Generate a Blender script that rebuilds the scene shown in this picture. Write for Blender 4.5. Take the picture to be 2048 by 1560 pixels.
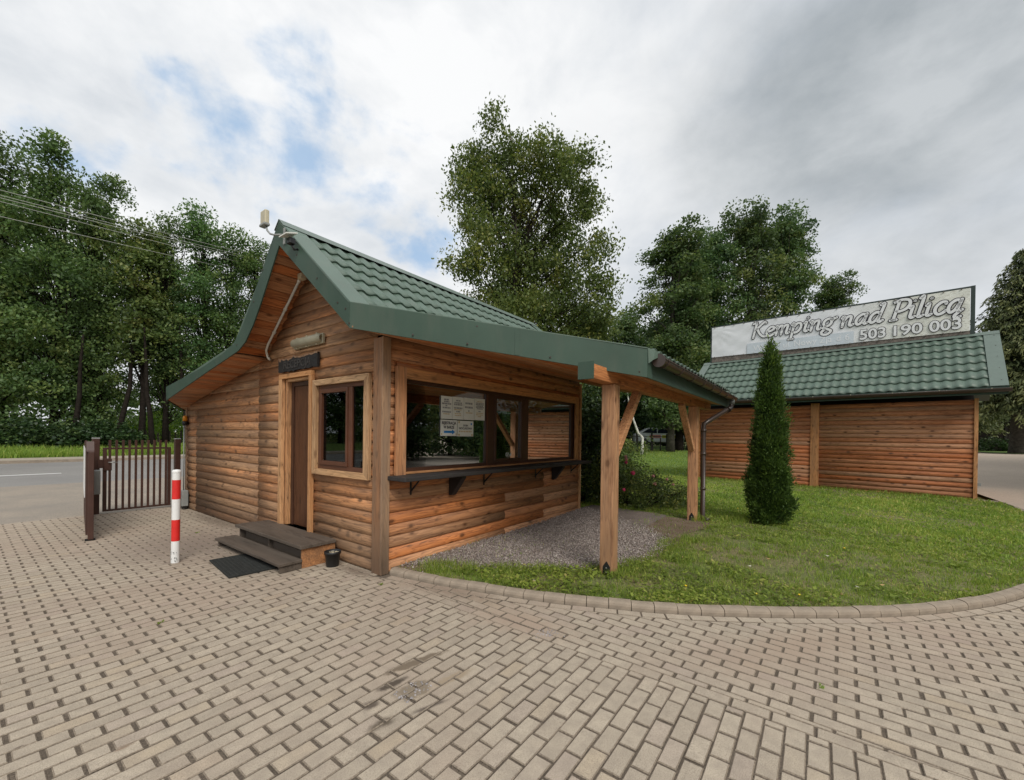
import bpy, bmesh, math, random
import numpy as np
from mathutils import Vector, Matrix
from math import radians as rad, sin, cos, pi, sqrt, atan2

scn = bpy.context.scene
COL = scn.collection
for o in list(bpy.data.objects):
    bpy.data.objects.remove(o)

# ------------------------------------------------------------------ camera
cam_d = bpy.data.cameras.new("camera")
cam = bpy.data.objects.new("camera", cam_d)
COL.objects.link(cam)
cam_d.sensor_width = 36.0
cam_d.sensor_fit = 'HORIZONTAL'
cam_d.lens = 36.0 * 827.75 / 2048.0
cam_d.shift_x = 0.0
cam_d.shift_y = (874.32 - 780.0) / 2048.0
cam_d.clip_start = 0.05
cam_d.clip_end = 3000.0
CAM = Vector((-2.9187, -4.0027, 1.6))
_f = Vector((0.80280198, 0.59623607, -0.00339569))
_r = Vector((0.59622639, -0.80271703, 0.01262762))
_u = Vector((-0.00480327, 0.01216207, 0.9999145))
_m = Matrix(((_r.x, _u.x, -_f.x, CAM.x), (_r.y, _u.y, -_f.y, CAM.y), (_r.z, _u.z, -_f.z, CAM.z), (0, 0, 0, 1)))
cam.matrix_world = _m
scn.camera = cam

# ------------------------------------------------------------------ node helper
class NT:
    def __init__(s, tree):
        s.t = tree
        s.t.nodes.clear()
    def n(s, typ, **kw):
        nd = s.t.nodes.new(typ)
        for k, v in kw.items():
            setattr(nd, k, v)
        return nd
    def put(s, sock, v):
        if v is None:
            return
        if hasattr(v, 'is_output') or isinstance(v, bpy.types.NodeSocket):
            s.t.links.new(v, sock)
        else:
            try:
                sock.default_value = v
            except Exception:
                sock.default_value = (v[0], v[1], v[2], 1.0) if len(v) == 3 else v
    def math(s, op, a, b=None, c=None, clamp=False):
        nd = s.n('ShaderNodeMath', operation=op, use_clamp=clamp)
        s.put(nd.inputs[0], a); s.put(nd.inputs[1], b)
        if c is not None: s.put(nd.inputs[2], c)
        return nd.outputs[0]
    def vmath(s, op, a, b=None, out=0):
        nd = s.n('ShaderNodeVectorMath', operation=op)
        s.put(nd.inputs[0], a)
        if b is not None: s.put(nd.inputs[1], b)
        return nd.outputs[out]
    def mix(s, fac, a, b, blend='MIX'):
        nd = s.n('ShaderNodeMix', data_type='RGBA', blend_type=blend, clamp_factor=True)
        s.put(nd.inputs[0], fac)
        s.put(nd.inputs[6], (a[0], a[1], a[2], 1) if isinstance(a, tuple) else a)
        s.put(nd.inputs[7], (b[0], b[1], b[2], 1) if isinstance(b, tuple) else b)
        return nd.outputs[2]
    def noise(s, vec, scale=5, detail=4, rough=.55, dist=0.0, out=0):
        nd = s.n('ShaderNodeTexNoise')
        if vec is not None: s.put(nd.inputs['Vector'], vec)
        s.put(nd.inputs['Scale'], scale); s.put(nd.inputs['Detail'], detail)
        s.put(nd.inputs['Roughness'], rough); s.put(nd.inputs['Distortion'], dist)
        return nd.outputs[out]
    def ramp(s, fac, stops, interp='LINEAR'):
        nd = s.n('ShaderNodeValToRGB')
        cr = nd.color_ramp
        cr.interpolation = interp
        while len(cr.elements) < len(stops): cr.elements.new(.5)
        for e, (p, c) in zip(cr.elements, stops):
            e.position = p
            e.color = (c, c, c, 1) if not isinstance(c, tuple) else (c[0], c[1], c[2], 1)
        s.put(nd.inputs[0], fac)
        return nd.outputs[0]
    def step(s, x, a, b):
        nd = s.n('ShaderNodeMapRange', interpolation_type='SMOOTHSTEP')
        s.put(nd.inputs[0], x); s.put(nd.inputs[1], a); s.put(nd.inputs[2], b)
        return nd.outputs[0]
    def mapping(s, vec, scale=(1, 1, 1), loc=(0, 0, 0), rot=(0, 0, 0)):
        nd = s.n('ShaderNodeMapping')
        s.put(nd.inputs['Vector'], vec); nd.inputs['Scale'].default_value = scale
        nd.inputs['Location'].default_value = loc; nd.inputs['Rotation'].default_value = rot
        return nd.outputs[0]
    def bump(s, h, strength=.3, dist=.01):
        nd = s.n('ShaderNodeBump')
        s.put(nd.inputs['Height'], h); nd.inputs['Strength'].default_value = strength
        nd.inputs['Distance'].default_value = dist
        return nd.outputs[0]

# ------------------------------------------------------------------ sky
world = bpy.data.worlds.new("World")
scn.world = world
world.use_nodes = True
SUN_AZ = Vector((-0.52, -0.85, 0.0)).normalized()
SUN_EL = rad(46)
N = NT(world.node_tree)
tc = N.n('ShaderNodeTexCoord')
dirn = N.vmath('NORMALIZE', tc.outputs['Generated'])
sep = N.n('ShaderNodeSeparateXYZ'); N.put(sep.inputs[0], dirn)
dz = N.math('MAXIMUM', sep.outputs[2], 0.0)
sky = N.n('ShaderNodeTexSky', sky_type='NISHITA', sun_disc=False)
sky.sun_elevation = SUN_EL
sky.sun_rotation = atan2(SUN_AZ.x, SUN_AZ.y)
sky.air_density = 1.0; sky.dust_density = 1.5; sky.ozone_density = 1.5
den = N.math('ADD', dz, 0.16)
cmb = N.n('ShaderNodeCombineXYZ')
N.put(cmb.inputs[0], N.math('DIVIDE', sep.outputs[0], den))
N.put(cmb.inputs[1], N.math('DIVIDE', sep.outputs[1], den))
cp = cmb.outputs[0]
warp = N.noise(cp, 0.9, 3, .5, out=1)
cpw = N.vmath('ADD', cp, N.vmath('SCALE', N.vmath('SUBTRACT', warp, (.5, .5, .5)), None))
cpw.node.inputs[1].links[0].from_node.inputs['Scale'].default_value = .55
def lobe(d, tight):          # soft direction-space cloud region
    dd = Vector(d).normalized()
    dot = N.vmath('DOT_PRODUCT', dirn, tuple(dd), out=1)
    return N.math('POWER', N.math('MAXIMUM', dot, 0.0), tight)
n_big = N.noise(cpw, 1.25, 8, .60)
n_str = N.noise(N.mapping(dirn, scale=(1, 1, 1.35), rot=(0, 0, .4)), 4.2, 9, .56, .15)
n_fine = N.math('ADD', N.math('MULTIPLY', N.noise(cpw, 2.6, 6, .55), .25), N.math('MULTIPLY', N.noise(N.mapping(dirn, scale=(1, 1, 1.6)), 4.4, 10, .58, .2), .75))
blue = N.math('ADD', lobe((.355, .778, .515), 95), N.math('MULTIPLY', lobe((.14, .86, .475), 60), .62))
blue = N.math('ADD', blue, N.math('MULTIPLY', lobe((.50, .69, .52), 120), .85))
blue = N.math('ADD', blue, N.math('MULTIPLY', lobe((.60, .684, .417), 160), .8))
bm = N.math('ADD', N.math('MULTIPLY', blue, .36), N.math('MULTIPLY', N.math('SUBTRACT', n_str, .5), 1.7))
bm = N.math('ADD', bm, N.math('MULTIPLY', N.math('SUBTRACT', n_fine, .5), .9))
bmask = N.step(bm, .20, .52)
bmask = N.math('MULTIPLY', bmask, N.math('MINIMUM', N.math('MULTIPLY', blue, 1.6), .74))
dark = N.math('ADD', lobe((.85, .00, .525), 34), N.math('MULTIPLY', lobe((.85, -.19, .49), 34), .8))
dark = N.math('ADD', dark, N.math('MULTIPLY', lobe((.68, .0, .73), 8), .22))
dk = N.math('ADD', N.math('MULTIPLY', dark, .50), N.math('MULTIPLY', N.math('SUBTRACT', n_big, .5), 2.4))
dk = N.math('ADD', dk, N.math('MULTIPLY', N.math('SUBTRACT', n_fine, .5), 1.0))
dmask = N.math('MULTIPLY', N.step(dk, -.15, 1.0), N.math('MINIMUM', N.math('MULTIPLY', dark, 1.5), 1.0))
br = N.math('ADD', N.math('MULTIPLY', lobe((.62, .44, .65), 14), .42), N.math('MULTIPLY', lobe((.3, .85, .40), 10), .40))
lum = N.math('ADD', N.math('MULTIPLY', N.math('SUBTRACT', n_fine, .5), 2.5), N.math('MULTIPLY', N.math('SUBTRACT', n_big, .5), 1.0))
lmask = N.math('ADD', N.math('ADD', lum, br), .38, clamp=True)
cl = N.mix(lmask, (3.55, 3.85, 4.2), (6.0, 6.05, 6.1))
hz_ = N.math('SUBTRACT', 1.0, N.step(dz, .10, .42))
cl = N.mix(N.math('MULTIPLY', hz_, .55), cl, (5.2, 5.3, 5.45))
dcol = N.mix(N.math('ADD', N.math('MULTIPLY', lum, 1.3), .42, clamp=True), (1.75, 2.0, 2.18), (3.5, 3.7, 3.85))
cl = N.mix(N.math('MULTIPLY', dmask, .95), cl, dcol)
bl_sky = N.mix(.72, N.vmath('MULTIPLY', sky.outputs[0], (1.0, 1.0, 1.0)), (1.75, 3.2, 5.0))
colr = N.mix(bmask, cl, bl_sky)
below = N.step(sep.outputs[2], -.02, .0)
colr = N.mix(below, (1.2, 1.2, 1.0), colr)
bg = N.n('ShaderNodeBackground')
N.put(bg.inputs[0], colr); bg.inputs[1].default_value = 0.1
wo = N.n('ShaderNodeOutputWorld'); world.node_tree.links.new(bg.outputs[0], wo.inputs[0])

# ------------------------------------------------------------------ sun
sd = bpy.data.lights.new("sun", 'SUN')
sd.energy = 1.5; sd.angle = rad(28); sd.color = (1.0, .95, .87)
sun = bpy.data.objects.new("sun", sd); COL.objects.link(sun)
sdir = Vector((SUN_AZ.x * cos(SUN_EL), SUN_AZ.y * cos(SUN_EL), sin(SUN_EL)))
sun.rotation_euler = sdir.to_track_quat('Z', 'Y').to_euler()
sun.location = (0, 0, 30)

# ------------------------------------------------------------------ render
scn.view_settings.view_transform = 'Standard'
scn.view_settings.look = 'None'
scn.view_settings.exposure = 0.70
scn.view_settings.gamma = 1.0
scn.view_settings.use_curve_mapping = False
scn.cycles.max_bounces = 6
scn.cycles.diffuse_bounces = 3
scn.cycles.glossy_bounces = 3
scn.cycles.transmission_bounces = 4
scn.cycles.transparent_max_bounces = 8
scn.cycles.use_denoising = True
try:
    scn.cycles.denoiser = 'OPENIMAGEDENOISE'
    scn.cycles.denoising_prefilter = 'ACCURATE'
except Exception:
    pass
scn.cycles.sample_clamp_indirect = 4.0
scn.cycles.caustics_reflective = False
scn.cycles.caustics_refractive = False

# ------------------------------------------------------------------ materials
def new_mat(name):
    m = bpy.data.materials.new(name); m.use_nodes = True
    n = NT(m.node_tree)
    p = n.n('ShaderNodeBsdfPrincipled'); o = n.n('ShaderNodeOutputMaterial')
    m.node_tree.links.new(p.outputs[0], o.inputs[0])
    return m, n, p, o

def plain(name, col, rough=.6, metal=0.0, var=.12, scale=6.0, spec=.5, bump=0.0, each=0.0, streak=0.0):
    m, n, p, o = new_mat(name)
    tcn = n.n('ShaderNodeTexCoord')
    nz = n.noise(tcn.outputs['Object'], scale, 5, .6)
    c = n.mix(n.ramp(nz, [(.3, 0.0), (.7, 1.0)]), tuple(x * (1 - var) for x in col), tuple(min(1, x * (1 + var)) for x in col))
    if each:
        oi = n.n('ShaderNodeObjectInfo'); hs = n.n('ShaderNodeHueSaturation'); n.put(hs.inputs['Color'], c)
        n.put(hs.inputs['Value'], n.math('ADD', 1 - each / 2, n.math('MULTIPLY', oi.outputs['Random'], each))); c = hs.outputs[0]
    if streak:
        geo = n.n('ShaderNodeNewGeometry'); sn = n.noise(n.mapping(geo.outputs['Position'], scale=(3.2, 3.2, .7)), 1.4, 6, .7)
        c = n.mix(n.math('MULTIPLY', n.ramp(sn, [(.48, 0.0), (.70, 1.0)]), streak), c, (.13, .125, .10))
    n.put(p.inputs['Base Color'], c)
    p.inputs['Roughness'].default_value = rough; p.inputs['Metallic'].default_value = metal
    p.inputs['Specular IOR Level'].default_value = spec
    if bump: n.put(p.inputs['Normal'], n.bump(n.noise(tcn.outputs['Object'], scale * 8, 4, .6), bump, .004))
    return m

def wood(name, base, dark, grey=(.2, .15, .11), weather=.2, knots=.7, rough=.62, gs=1.0, var=.5, axis='X', lowdark=0.0, bumpst=.35):
    m, n, p, o = new_mat(name)
    tcn = n.n('ShaderNodeTexCoord'); oi = n.n('ShaderNodeObjectInfo')
    off = n.vmath('SCALE', (17.3, 31.7, 47.1), None); off.node.inputs['Scale'].default_value = 1
    n.put(off.node.inputs['Scale'], oi.outputs['Random'])
    v = n.vmath('ADD', tcn.outputs['Object'], off)
    if axis == 'Z': v = n.mapping(v, rot=(0, rad(90), 0))
    if axis == 'Y': v = n.mapping(v, rot=(0, 0, rad(90)))
    vs = n.mapping(v, scale=(.55 * gs, 5.0 * gs, 5.0 * gs))
    wob = n.noise(vs, 1.0, 3, .5)
    fib = n.noise(n.mapping(v, scale=(1.5, 46, 46)), 1.0, 6, .68)
    rings = n.math('MULTIPLY', wob, 15.0)
    rings = n.math('ADD', rings, n.math('MULTIPLY', n.noise(n.mapping(v, scale=(1.6, 9, 9)), 1.0, 3, .5), 3.0))
    rings = n.math('FRACT', rings)
    ring = n.ramp(rings, [(0.0, .0), (.55, .35), (.86, 1.0), (1.0, .0)])
    g = n.math('ADD', n.math('MULTIPLY', ring, .46), n.math('MULTIPLY', n.math('SUBTRACT', fib, .44), 2.3), clamp=True)
    c = n.mix(g, base, dark)
    # board to board difference
    rv = n.math('MULTIPLY', n.math('SUBTRACT', oi.outputs['Random'], .5), var)
    hsv = n.n('ShaderNodeHueSaturation'); n.put(hsv.inputs['Color'], c)
    n.put(hsv.inputs['Value'], n.math('ADD', rv, 1.0))
    r2 = n.math('FRACT', n.math('MULTIPLY', oi.outputs['Random'], 7.77))
    n.put(hsv.inputs['Saturation'], n.math('ADD', n.math('MULTIPLY', r2, .22), .84))
    n.put(hsv.inputs['Hue'], n.math('ADD', n.math('MULTIPLY', r2, -.016), .508))
    c = hsv.outputs[0]
    # knots
    kv = n.n('ShaderNodeTexVoronoi'); n.put(kv.inputs['Vector'], n.mapping(v, scale=(4.2, 7.5, 7.5))); kv.inputs['Scale'].default_value = 1.0
    kc = n.n('ShaderNodeSeparateColor'); n.put(kc.inputs[0], kv.outputs['Color'])
    kd = n.math('ADD', kv.outputs['Distance'], n.math('MULTIPLY', n.math('SUBTRACT', fib, .5), .18))
    kn = n.math('MULTIPLY', n.ramp(kd, [(.13, 1.0), (.20, .40), (.32, 0.0)]), n.step(kc.outputs[0], .48, .52))
    c = n.mix(n.math('MULTIPLY', kn, knots), c, tuple(x * .35 for x in dark))
    ck = n.noise(n.mapping(v, scale=(1.1, 26, 26), loc=(3, 8, 1)), 1.0, 3, .5)
    ckm = n.math('MULTIPLY', n.step(n.math('ABSOLUTE', n.math('SUBTRACT', ck, .5)), .022, .004), n.step(n.noise(n.mapping(v, scale=(1.3, 6, 6), loc=(5, 5, 5)), 1.0, 2, .5), .50, .58))
    c = n.mix(n.math('MULTIPLY', ckm, .75), c, tuple(x * .30 for x in dark))
    # weathering: pale-grey and dark blotches drawn out along the grain
    wn = n.noise(n.mapping(v, scale=(.9, 7, 7)), 1.0, 6, .68)
    wm = n.ramp(wn, [(.5 - weather * .5, 0.0), (.72 - weather * .25, 1.0)])
    c = n.mix(n.math('MULTIPLY', wm, min(.92, weather * 1.7)), c, grey)
    wn2 = n.noise(n.mapping(v, scale=(1.4, 11, 11), loc=(9, 4, 2)), 1.0, 6, .7)
    c = n.mix(n.math('MULTIPLY', n.ramp(wn2, [(.56, 0.0), (.72, 1.0)]), min(.8, weather * 1.6)), c, tuple(x * .42 for x in dark))
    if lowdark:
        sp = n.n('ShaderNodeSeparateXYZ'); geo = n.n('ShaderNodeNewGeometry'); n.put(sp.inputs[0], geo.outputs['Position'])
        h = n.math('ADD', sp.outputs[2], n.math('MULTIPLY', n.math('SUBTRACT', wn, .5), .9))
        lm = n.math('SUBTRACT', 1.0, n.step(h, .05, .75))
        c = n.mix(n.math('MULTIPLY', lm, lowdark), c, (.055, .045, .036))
    n.put(p.inputs['Base Color'], c)
    p.inputs['Roughness'].default_value = rough
    p.inputs['Specular IOR Level'].default_value = .3
    hgt = n.math('SUBTRACT', n.math('MULTIPLY', fib, .6), n.math('MULTIPLY', ring, .35))
    n.put(p.inputs['Normal'], n.bump(hgt, bumpst, .006))
    return m

M = {}
M['plank_porch'] = wood('oiled_pine_plank', (.62, .245, .080), (.20, .062, .018), weather=.15, knots=.8, var=.5)
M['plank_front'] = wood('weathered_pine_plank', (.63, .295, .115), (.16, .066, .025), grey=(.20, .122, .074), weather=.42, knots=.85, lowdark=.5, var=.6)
M['plank_shed'] = wood('shed_pine_plank', (.56, .225, .088), (.19, .062, .022), weather=.16, knots=.9, var=.26, lowdark=.12)
M['soffit'] = wood('soffit_pine', (.58, .235, .085), (.24, .076, .024), weather=.06, knots=.7, var=.35)
M['trim'] = wood('pine_trim', (.64, .33, .135), (.30, .135, .05), weather=.18, knots=.5, var=.2)
M['trim_z'] = wood('pine_trim_upright', (.62, .325, .135), (.29, .125, .045), weather=.18, knots=.5, var=.2, axis='Z')
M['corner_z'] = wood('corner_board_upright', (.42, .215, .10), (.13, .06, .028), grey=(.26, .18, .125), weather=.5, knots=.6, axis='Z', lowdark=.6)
M['post'] = wood('pine_post', (.62, .27, .10), (.25, .09, .032), grey=(.26, .17, .11), weather=.30, knots=.8, axis='Z', lowdark=.10, gs=.8)
M['post_x'] = wood('pine_beam', (.62, .285, .11), (.23, .085, .03), weather=.12, knots=.8)
M['brace'] = wood('pine_brace', (.64, .28, .10), (.26, .10, .035), weather=.1, knots=.8)
M['step'] = wood('old_dark_plank', (.098, .074, .056), (.036, .028, .022), grey=(.125, .10, .080), weather=.5, knots=.4, var=.25)
M['step_side'] = wood('orange_step_side', (.56, .23, .07), (.17, .065, .022), grey=(.13, .085, .055), weather=.3, knots=.5, axis='Y')
M['door'] = wood('brown_door_panel', (.135, .062, .030), (.06, .026, .013), weather=.05, knots=0, axis='Z', rough=.42, bumpst=.08)
M['pvc'] = plain('brown_window_frame', (.115, .045, .024), .38, var=.15)
M['pvc_dark'] = plain('dark_brown_frame', (.058, .026, .016), .4, var=.15)
M['green'] = plain('green_sheet_metal', (.047, .082, .061), .52, var=.16, scale=1.1, spec=.28, streak=.2)
M['green_tile'] = plain('green_tile_metal', (.098, .146, .114), .48, var=.10, scale=1.2, each=.10, streak=.22)
M['green_light'] = plain('green_ridge_metal', (.125, .165, .14), .42, var=.07)
M['gutter'] = plain('brown_gutter', (.052, .036, .029), .3, var=.15)
M['galv'] = plain('galvanised_strip', (.36, .36, .34), .45, metal=.6)
M['black'] = plain('black_paint', (.012, .012, .013), .45)
M['black_wood'] = wood('black_stained_wood', (.035, .031, .030), (.014, .012, .012), grey=(.05, .046, .044), weather=.2, knots=.2)
M['char'] = plain('charred_board', (.016, .015, .015), .75, var=.5, scale=25, bump=.8)
M['char_hi'] = plain('charred_letter', (.042, .038, .036), .6, var=.4, scale=25)
M['bark_edge'] = plain('pale_bark_edge', (.25, .15, .09), .8, var=.4, scale=30)
M['cream'] = plain('cream_plastic', (.50, .45, .32), .42, var=.12, scale=12)
M['lamp_grey'] = plain('weathered_plastic', (.36, .34, .25), .4, var=.14, scale=9)
M['white_pl'] = plain('white_plastic', (.74, .73, .68), .4, var=.06)
M['grey_pl'] = plain('grey_plastic', (.27, .28, .27), .5, var=.1)
M['white_p'] = plain('white_paint', (.78, .78, .77), .42, var=.05, scale=10)
M['red_p'] = plain('red_paint', (.68, .024, .02), .42, var=.1, scale=10)
M['gate'] = plain('brown_gate_paint', (.062, .028, .020), .42, var=.2, scale=5)
M['rubber'] = plain('black_rubber', (.022, .024, .022), .85, var=.3, scale=20)
M['amber'] = plain('amber_lens', (.75, .28, .02), .25)
M['paper'] = plain('white_paper', (.70, .72, .68), .7, var=.05)
M['ink'] = plain('dark_ink', (.03, .03, .045), .8)
M['ink_grey'] = plain('grey_ink', (.26, .27, .28), .8)
M['ink_blue'] = plain('blue_ink', (.01, .20, .56), .7)
M['ink_gold'] = plain('ochre_ink', (.50, .38, .18), .8)
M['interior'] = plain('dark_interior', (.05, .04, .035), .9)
M['sand'] = plain('sand_fill', (.30, .25, .18), .95, var=.4, scale=30, bump=.5)
M['stone'] = plain('crushed_stone', (.30, .275, .27), .9, var=.45, scale=14)
M['kerb'] = plain('concrete_kerb', (.28, .228, .175), .9, var=.2, scale=9, bump=.5)

def glass_mat():
    m, n, p, o = new_mat('window_glass')
    m.node_tree.nodes.remove(p)
    fr = n.n('ShaderNodeFresnel'); fr.inputs[0].default_value = 1.5
    gl = n.n('ShaderNodeBsdfGlossy'); gl.inputs['Roughness'].default_value = .0
    gl.inputs['Color'].default_value = (.92, .95, .97, 1)
    tr = n.n('ShaderNodeBsdfTransparent'); tr.inputs[0].default_value = (.28, .30, .29, 1)
    mx = n.n('ShaderNodeMixShader')
    n.put(mx.inputs[0], n.math('ADD', n.math('MULTIPLY', fr.outputs[0], 0.62), .01, clamp=True))
    m.node_tree.links.new(tr.outputs[0], mx.inputs[1]); m.node_tree.links.new(gl.outputs[0], mx.inputs[2])
    m.node_tree.links.new(mx.outputs[0], o.inputs[0])
    return m
M['glass'] = glass_mat()

def paving_mat(name='paving_brick', far=False):
    m, n, p, o = new_mat(name)
    geo = n.n('ShaderNodeNewGeometry'); pos = geo.outputs['Position']
    at = n.n('ShaderNodeAttribute', attribute_name='tint')
    sp = n.n('ShaderNodeSeparateXYZ'); n.put(sp.inputs[0], at.outputs['Vector'])
    c = n.mix(sp.outputs[0], (.425, .360, .280), (.505, .430, .335))
    c = n.mix(n.math('MULTIPLY', n.step(sp.outputs[1], .90, 1.0), .4), c, (.50, .39, .26))
    c = n.mix(n.math('MULTIPLY', n.step(sp.outputs[2], .85, 1.0), .35), c, (.40, .31, .27))
    grain = n.noise(pos, 190, 4, .75)
    c = n.mix(n.ramp(grain, [(.36, 1.0), (.52, 0.0)]), c, n.mix(.62, c, (.14, .115, .095)))
    c = n.mix(n.ramp(grain, [(.60, 0.0), (.74, .7)]), c, (.66, .61, .54))
    mid = n.noise(pos, 11, 4, .6)
    c = n.mix(n.math('MULTIPLY', n.ramp(mid, [(.3, 1.0), (.62, 0.0)]), .42), c, (.24, .20, .165))
    big = n.noise(pos, .55, 5, .6)
    c = n.mix(n.math('MULTIPLY', n.ramp(big, [(.46, 0.0), (.66, 1.0)]), .5), c, (.355, .26, .205))
    # worn and stained spots; darker patches at the bollard, wall foot and steps
    def blob(x, y, rx, ry, a, col, c, soft=.6):
        q = n.mapping(n.vmath('SUBTRACT', pos, (x, y, 0)), rot=(0, 0, -a))
        q = n.vmath('MULTIPLY', q, (1 / rx, 1 / ry, 0))
        d = n.math('ADD', n.vmath('LENGTH', q, out=1), n.math('MULTIPLY', n.math('SUBTRACT', n.noise(pos, 14, 5, .65), .5), 1.3))
        return n.mix(n.math('SUBTRACT', 1.0, n.step(d, 1.0 - soft, 1.0)), c, col)
    c = blob(-.02, -1.95, .30, .75, .1, (.37, .285, .22), c, .9)
    c = blob(1.0, -3.9, .35, 1.2, .95, (.36, .28, .215), c, .95)
    c = blob(-1.3, 2.32, .16, .13, 0, (.17, .13, .10), c, .9)
    c = blob(-.1, 4.6, .30, 2.0, 0, (.19, .15, .115), c, .95)
    c = blob(-.12, .3, .16, .55, 0, (.20, .155, .12), c, .95)
    c = blob(-.75, 1.8, .45, 1.3, 0, (.235, .185, .145), c, .98)
    c = blob(.12, -1.0, .22, .9, .2, (.28, .215, .165), c, .98)
    c = blob(-.98, -1.745, .30, .052, -.2, (.185, .145, .105), c, .5)
    c = blob(-1.24, -1.83, .14, .045, -.1, (.095, .075, .058), c, .7)
    c = blob(-1.45, -1.90, .07, .06, 0, (.12, .095, .075), c, .8)
    c = blob(-1.20, -1.98, .15, .10, -.2, (.235, .19, .14), c, .4)
    c = blob(-1.50, -2.08, .12, .05, -.2, (.12, .095, .07), c, .8)
    c = blob(-1.24, -2.18, .17, .028, -.3, (.085, .066, .055), c, .9)
    c = blob(-.95, -2.08, .22, .05, -.2, (.33, .26, .185), c, .6)
    c = blob(-2.40, -1.195, .06, .030, 0, (.25, .18, .13), c, .8)
    c = blob(-2.72, -.79, .03, .02, 0, (.10, .075, .06), c, .9)
    c = blob(-.9, 3.2, 1.3, 1.8, 0, (.25, .20, .165), c, .95)
    if far:
        bt = n.n('ShaderNodeTexBrick'); bt.offset = .5
        n.put(bt.inputs['Vector'], pos); bt.inputs['Scale'].default_value = 1.0
        bt.inputs['Brick Width'].default_value = .21; bt.inputs['Row Height'].default_value = .1
        bt.inputs['Mortar Size'].default_value = .006
        c = n.mix(n.math('MULTIPLY', bt.outputs['Fac'], .7), c, (.12, .095, .08))
    n.put(p.inputs['Base Color'], c)
    p.inputs['Roughness'].default_value = .9; p.inputs['Specular IOR Level'].default_value = .25
    n.put(p.inputs['Normal'], n.bump(n.math('ADD', grain, n.math('MULTIPLY', mid, .6)), .45, .003))
    return m
M['paving'] = paving_mat()
M['paving_far'] = paving_mat('paving_beyond', True)

def soil_mat(name, c0, c1, c2, s=1.2, fine=60):
    m, n, p, o = new_mat(name)
    geo = n.n('ShaderNodeNewGeometry'); pos = geo.outputs['Position']
    a = n.noise(pos, s, 6, .65); b = n.noise(pos, fine, 4, .7)
    c = n.mix(n.ramp(a, [(.35, 0.0), (.65, 1.0)]), c0, c1)
    c = n.mix(n.ramp(b, [(.35, 1.0), (.6, 0.0)]), c, c2)
    n.put(p.inputs['Base Color'], c); p.inputs['Roughness'].default_value = .95
    p.inputs['Specular IOR Level'].default_value = .15
    n.put(p.inputs['Normal'], n.bump(b, .6, .012))
    return m
M['paving_edge'] = soil_mat('paving_edge_dirt', (.27, .22, .165), (.35, .29, .225), (.17, .138, .108), 6, 90)
M['joint'] = soil_mat('joint_sand', (.13, .105, .080), (.225, .18, .138), (.075, .061, .049), 2.2, 120)
M['lawn'] = soil_mat('lawn_turf', (.155, .195, .060), (.265, .205, .115), (.085, .092, .04), 1.6, 38)
M['lawn_far'] = soil_mat('lawn_far_turf', (.125, .20, .050), (.19, .255, .075), (.085, .14, .036), .7, 10)
M['meadow'] = soil_mat('meadow_turf', (.17, .19, .06), (.24, .23, .10), (.09, .12, .03), .2, 3)
M['gravel_base'] = soil_mat('gravel_bed', (.20, .17, .15), (.30, .24, .20), (.09, .075, .068), 2, 70)
M['soil'] = soil_mat('bare_soil', (.185, .135, .092), (.26, .20, .145), (.085, .062, .042), 4, 40)
M['asphalt'] = soil_mat('asphalt', (.265, .255, .245), (.33, .315, .295), (.19, .182, .175), .35, 60)
M['apron'] = soil_mat('dusty_asphalt', (.31, .275, .235), (.42, .355, .285), (.21, .185, .16), .8, 60)
M['sidewalk'] = soil_mat('far_sidewalk', (.40, .35, .28), (.46, .41, .33), (.30, .26, .21), .8, 20)
M['yard'] = soil_mat('yard_paving', (.50, .415, .335), (.58, .485, .395), (.41, .34, .275), .35, 30)

def leaf_mat(name, dark, mid, light, trans=.35, rough=.5, spec=.3):
    m, n, p, o = new_mat(name)
    at = n.n('ShaderNodeAttribute', attribute_name='tint')
    oi = n.n('ShaderNodeObjectInfo')
    sp = n.n('ShaderNodeSeparateXYZ'); n.put(sp.inputs[0], at.outputs['Vector'])
    c = n.mix(n.step(sp.outputs[0], 0, .55), dark, mid)
    c = n.mix(n.step(sp.outputs[0], .5, 1.0), c, light)
    hs = n.n('ShaderNodeHueSaturation'); n.put(hs.inputs['Color'], c)
    n.put(hs.inputs['Hue'], n.math('ADD', .5, n.math('MULTIPLY', n.math('SUBTRACT', oi.outputs['Random'], .5), .03)))
    n.put(hs.inputs['Value'], n.math('ADD', .88, n.math('MULTIPLY', oi.outputs['Random'], .24)))
    c = hs.outputs[0]
    n.put(p.inputs['Base Color'], c); p.inputs['Roughness'].default_value = rough
    p.inputs['Specular IOR Level'].default_value = spec
    tl = n.n('ShaderNodeBsdfTranslucent'); n.put(tl.inputs[0], n.mix(.5, c, n.vmath('MULTIPLY', c, (1.35, 1.5, .6))))
    mx = n.n('ShaderNodeMixShader'); mx.inputs[0].default_value = trans
    m.node_tree.links.new(p.outputs[0], mx.inputs[1]); m.node_tree.links.new(tl.outputs[0], mx.inputs[2])
    m.node_tree.links.new(mx.outputs[0], o.inputs[0])
    return m
M['leaf_tree'] = leaf_mat('broad_leaf', (.064, .112, .042), (.118, .195, .064), (.23, .285, .09))
M['leaf_birch'] = leaf_mat('birch_leaf', (.070, .116, .038), (.148, .210, .058), (.31, .33, .09), .38)
M['leaf_lime'] = leaf_mat('lime_leaf', (.060, .105, .050), (.112, .178, .068), (.21, .255, .09))
M['leaf_brown'] = leaf_mat('browning_leaf', (.072, .11, .04), (.135, .185, .055), (.24, .25, .075))
M['leaf_dark'] = leaf_mat('dark_shrub_leaf', (.024, .044, .018), (.045, .08, .028), (.10, .145, .042), .25, .4, .4)
M['leaf_rose'] = leaf_mat('rose_leaf', (.065, .105, .034), (.125, .185, .05), (.27, .29, .07), .35)
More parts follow.
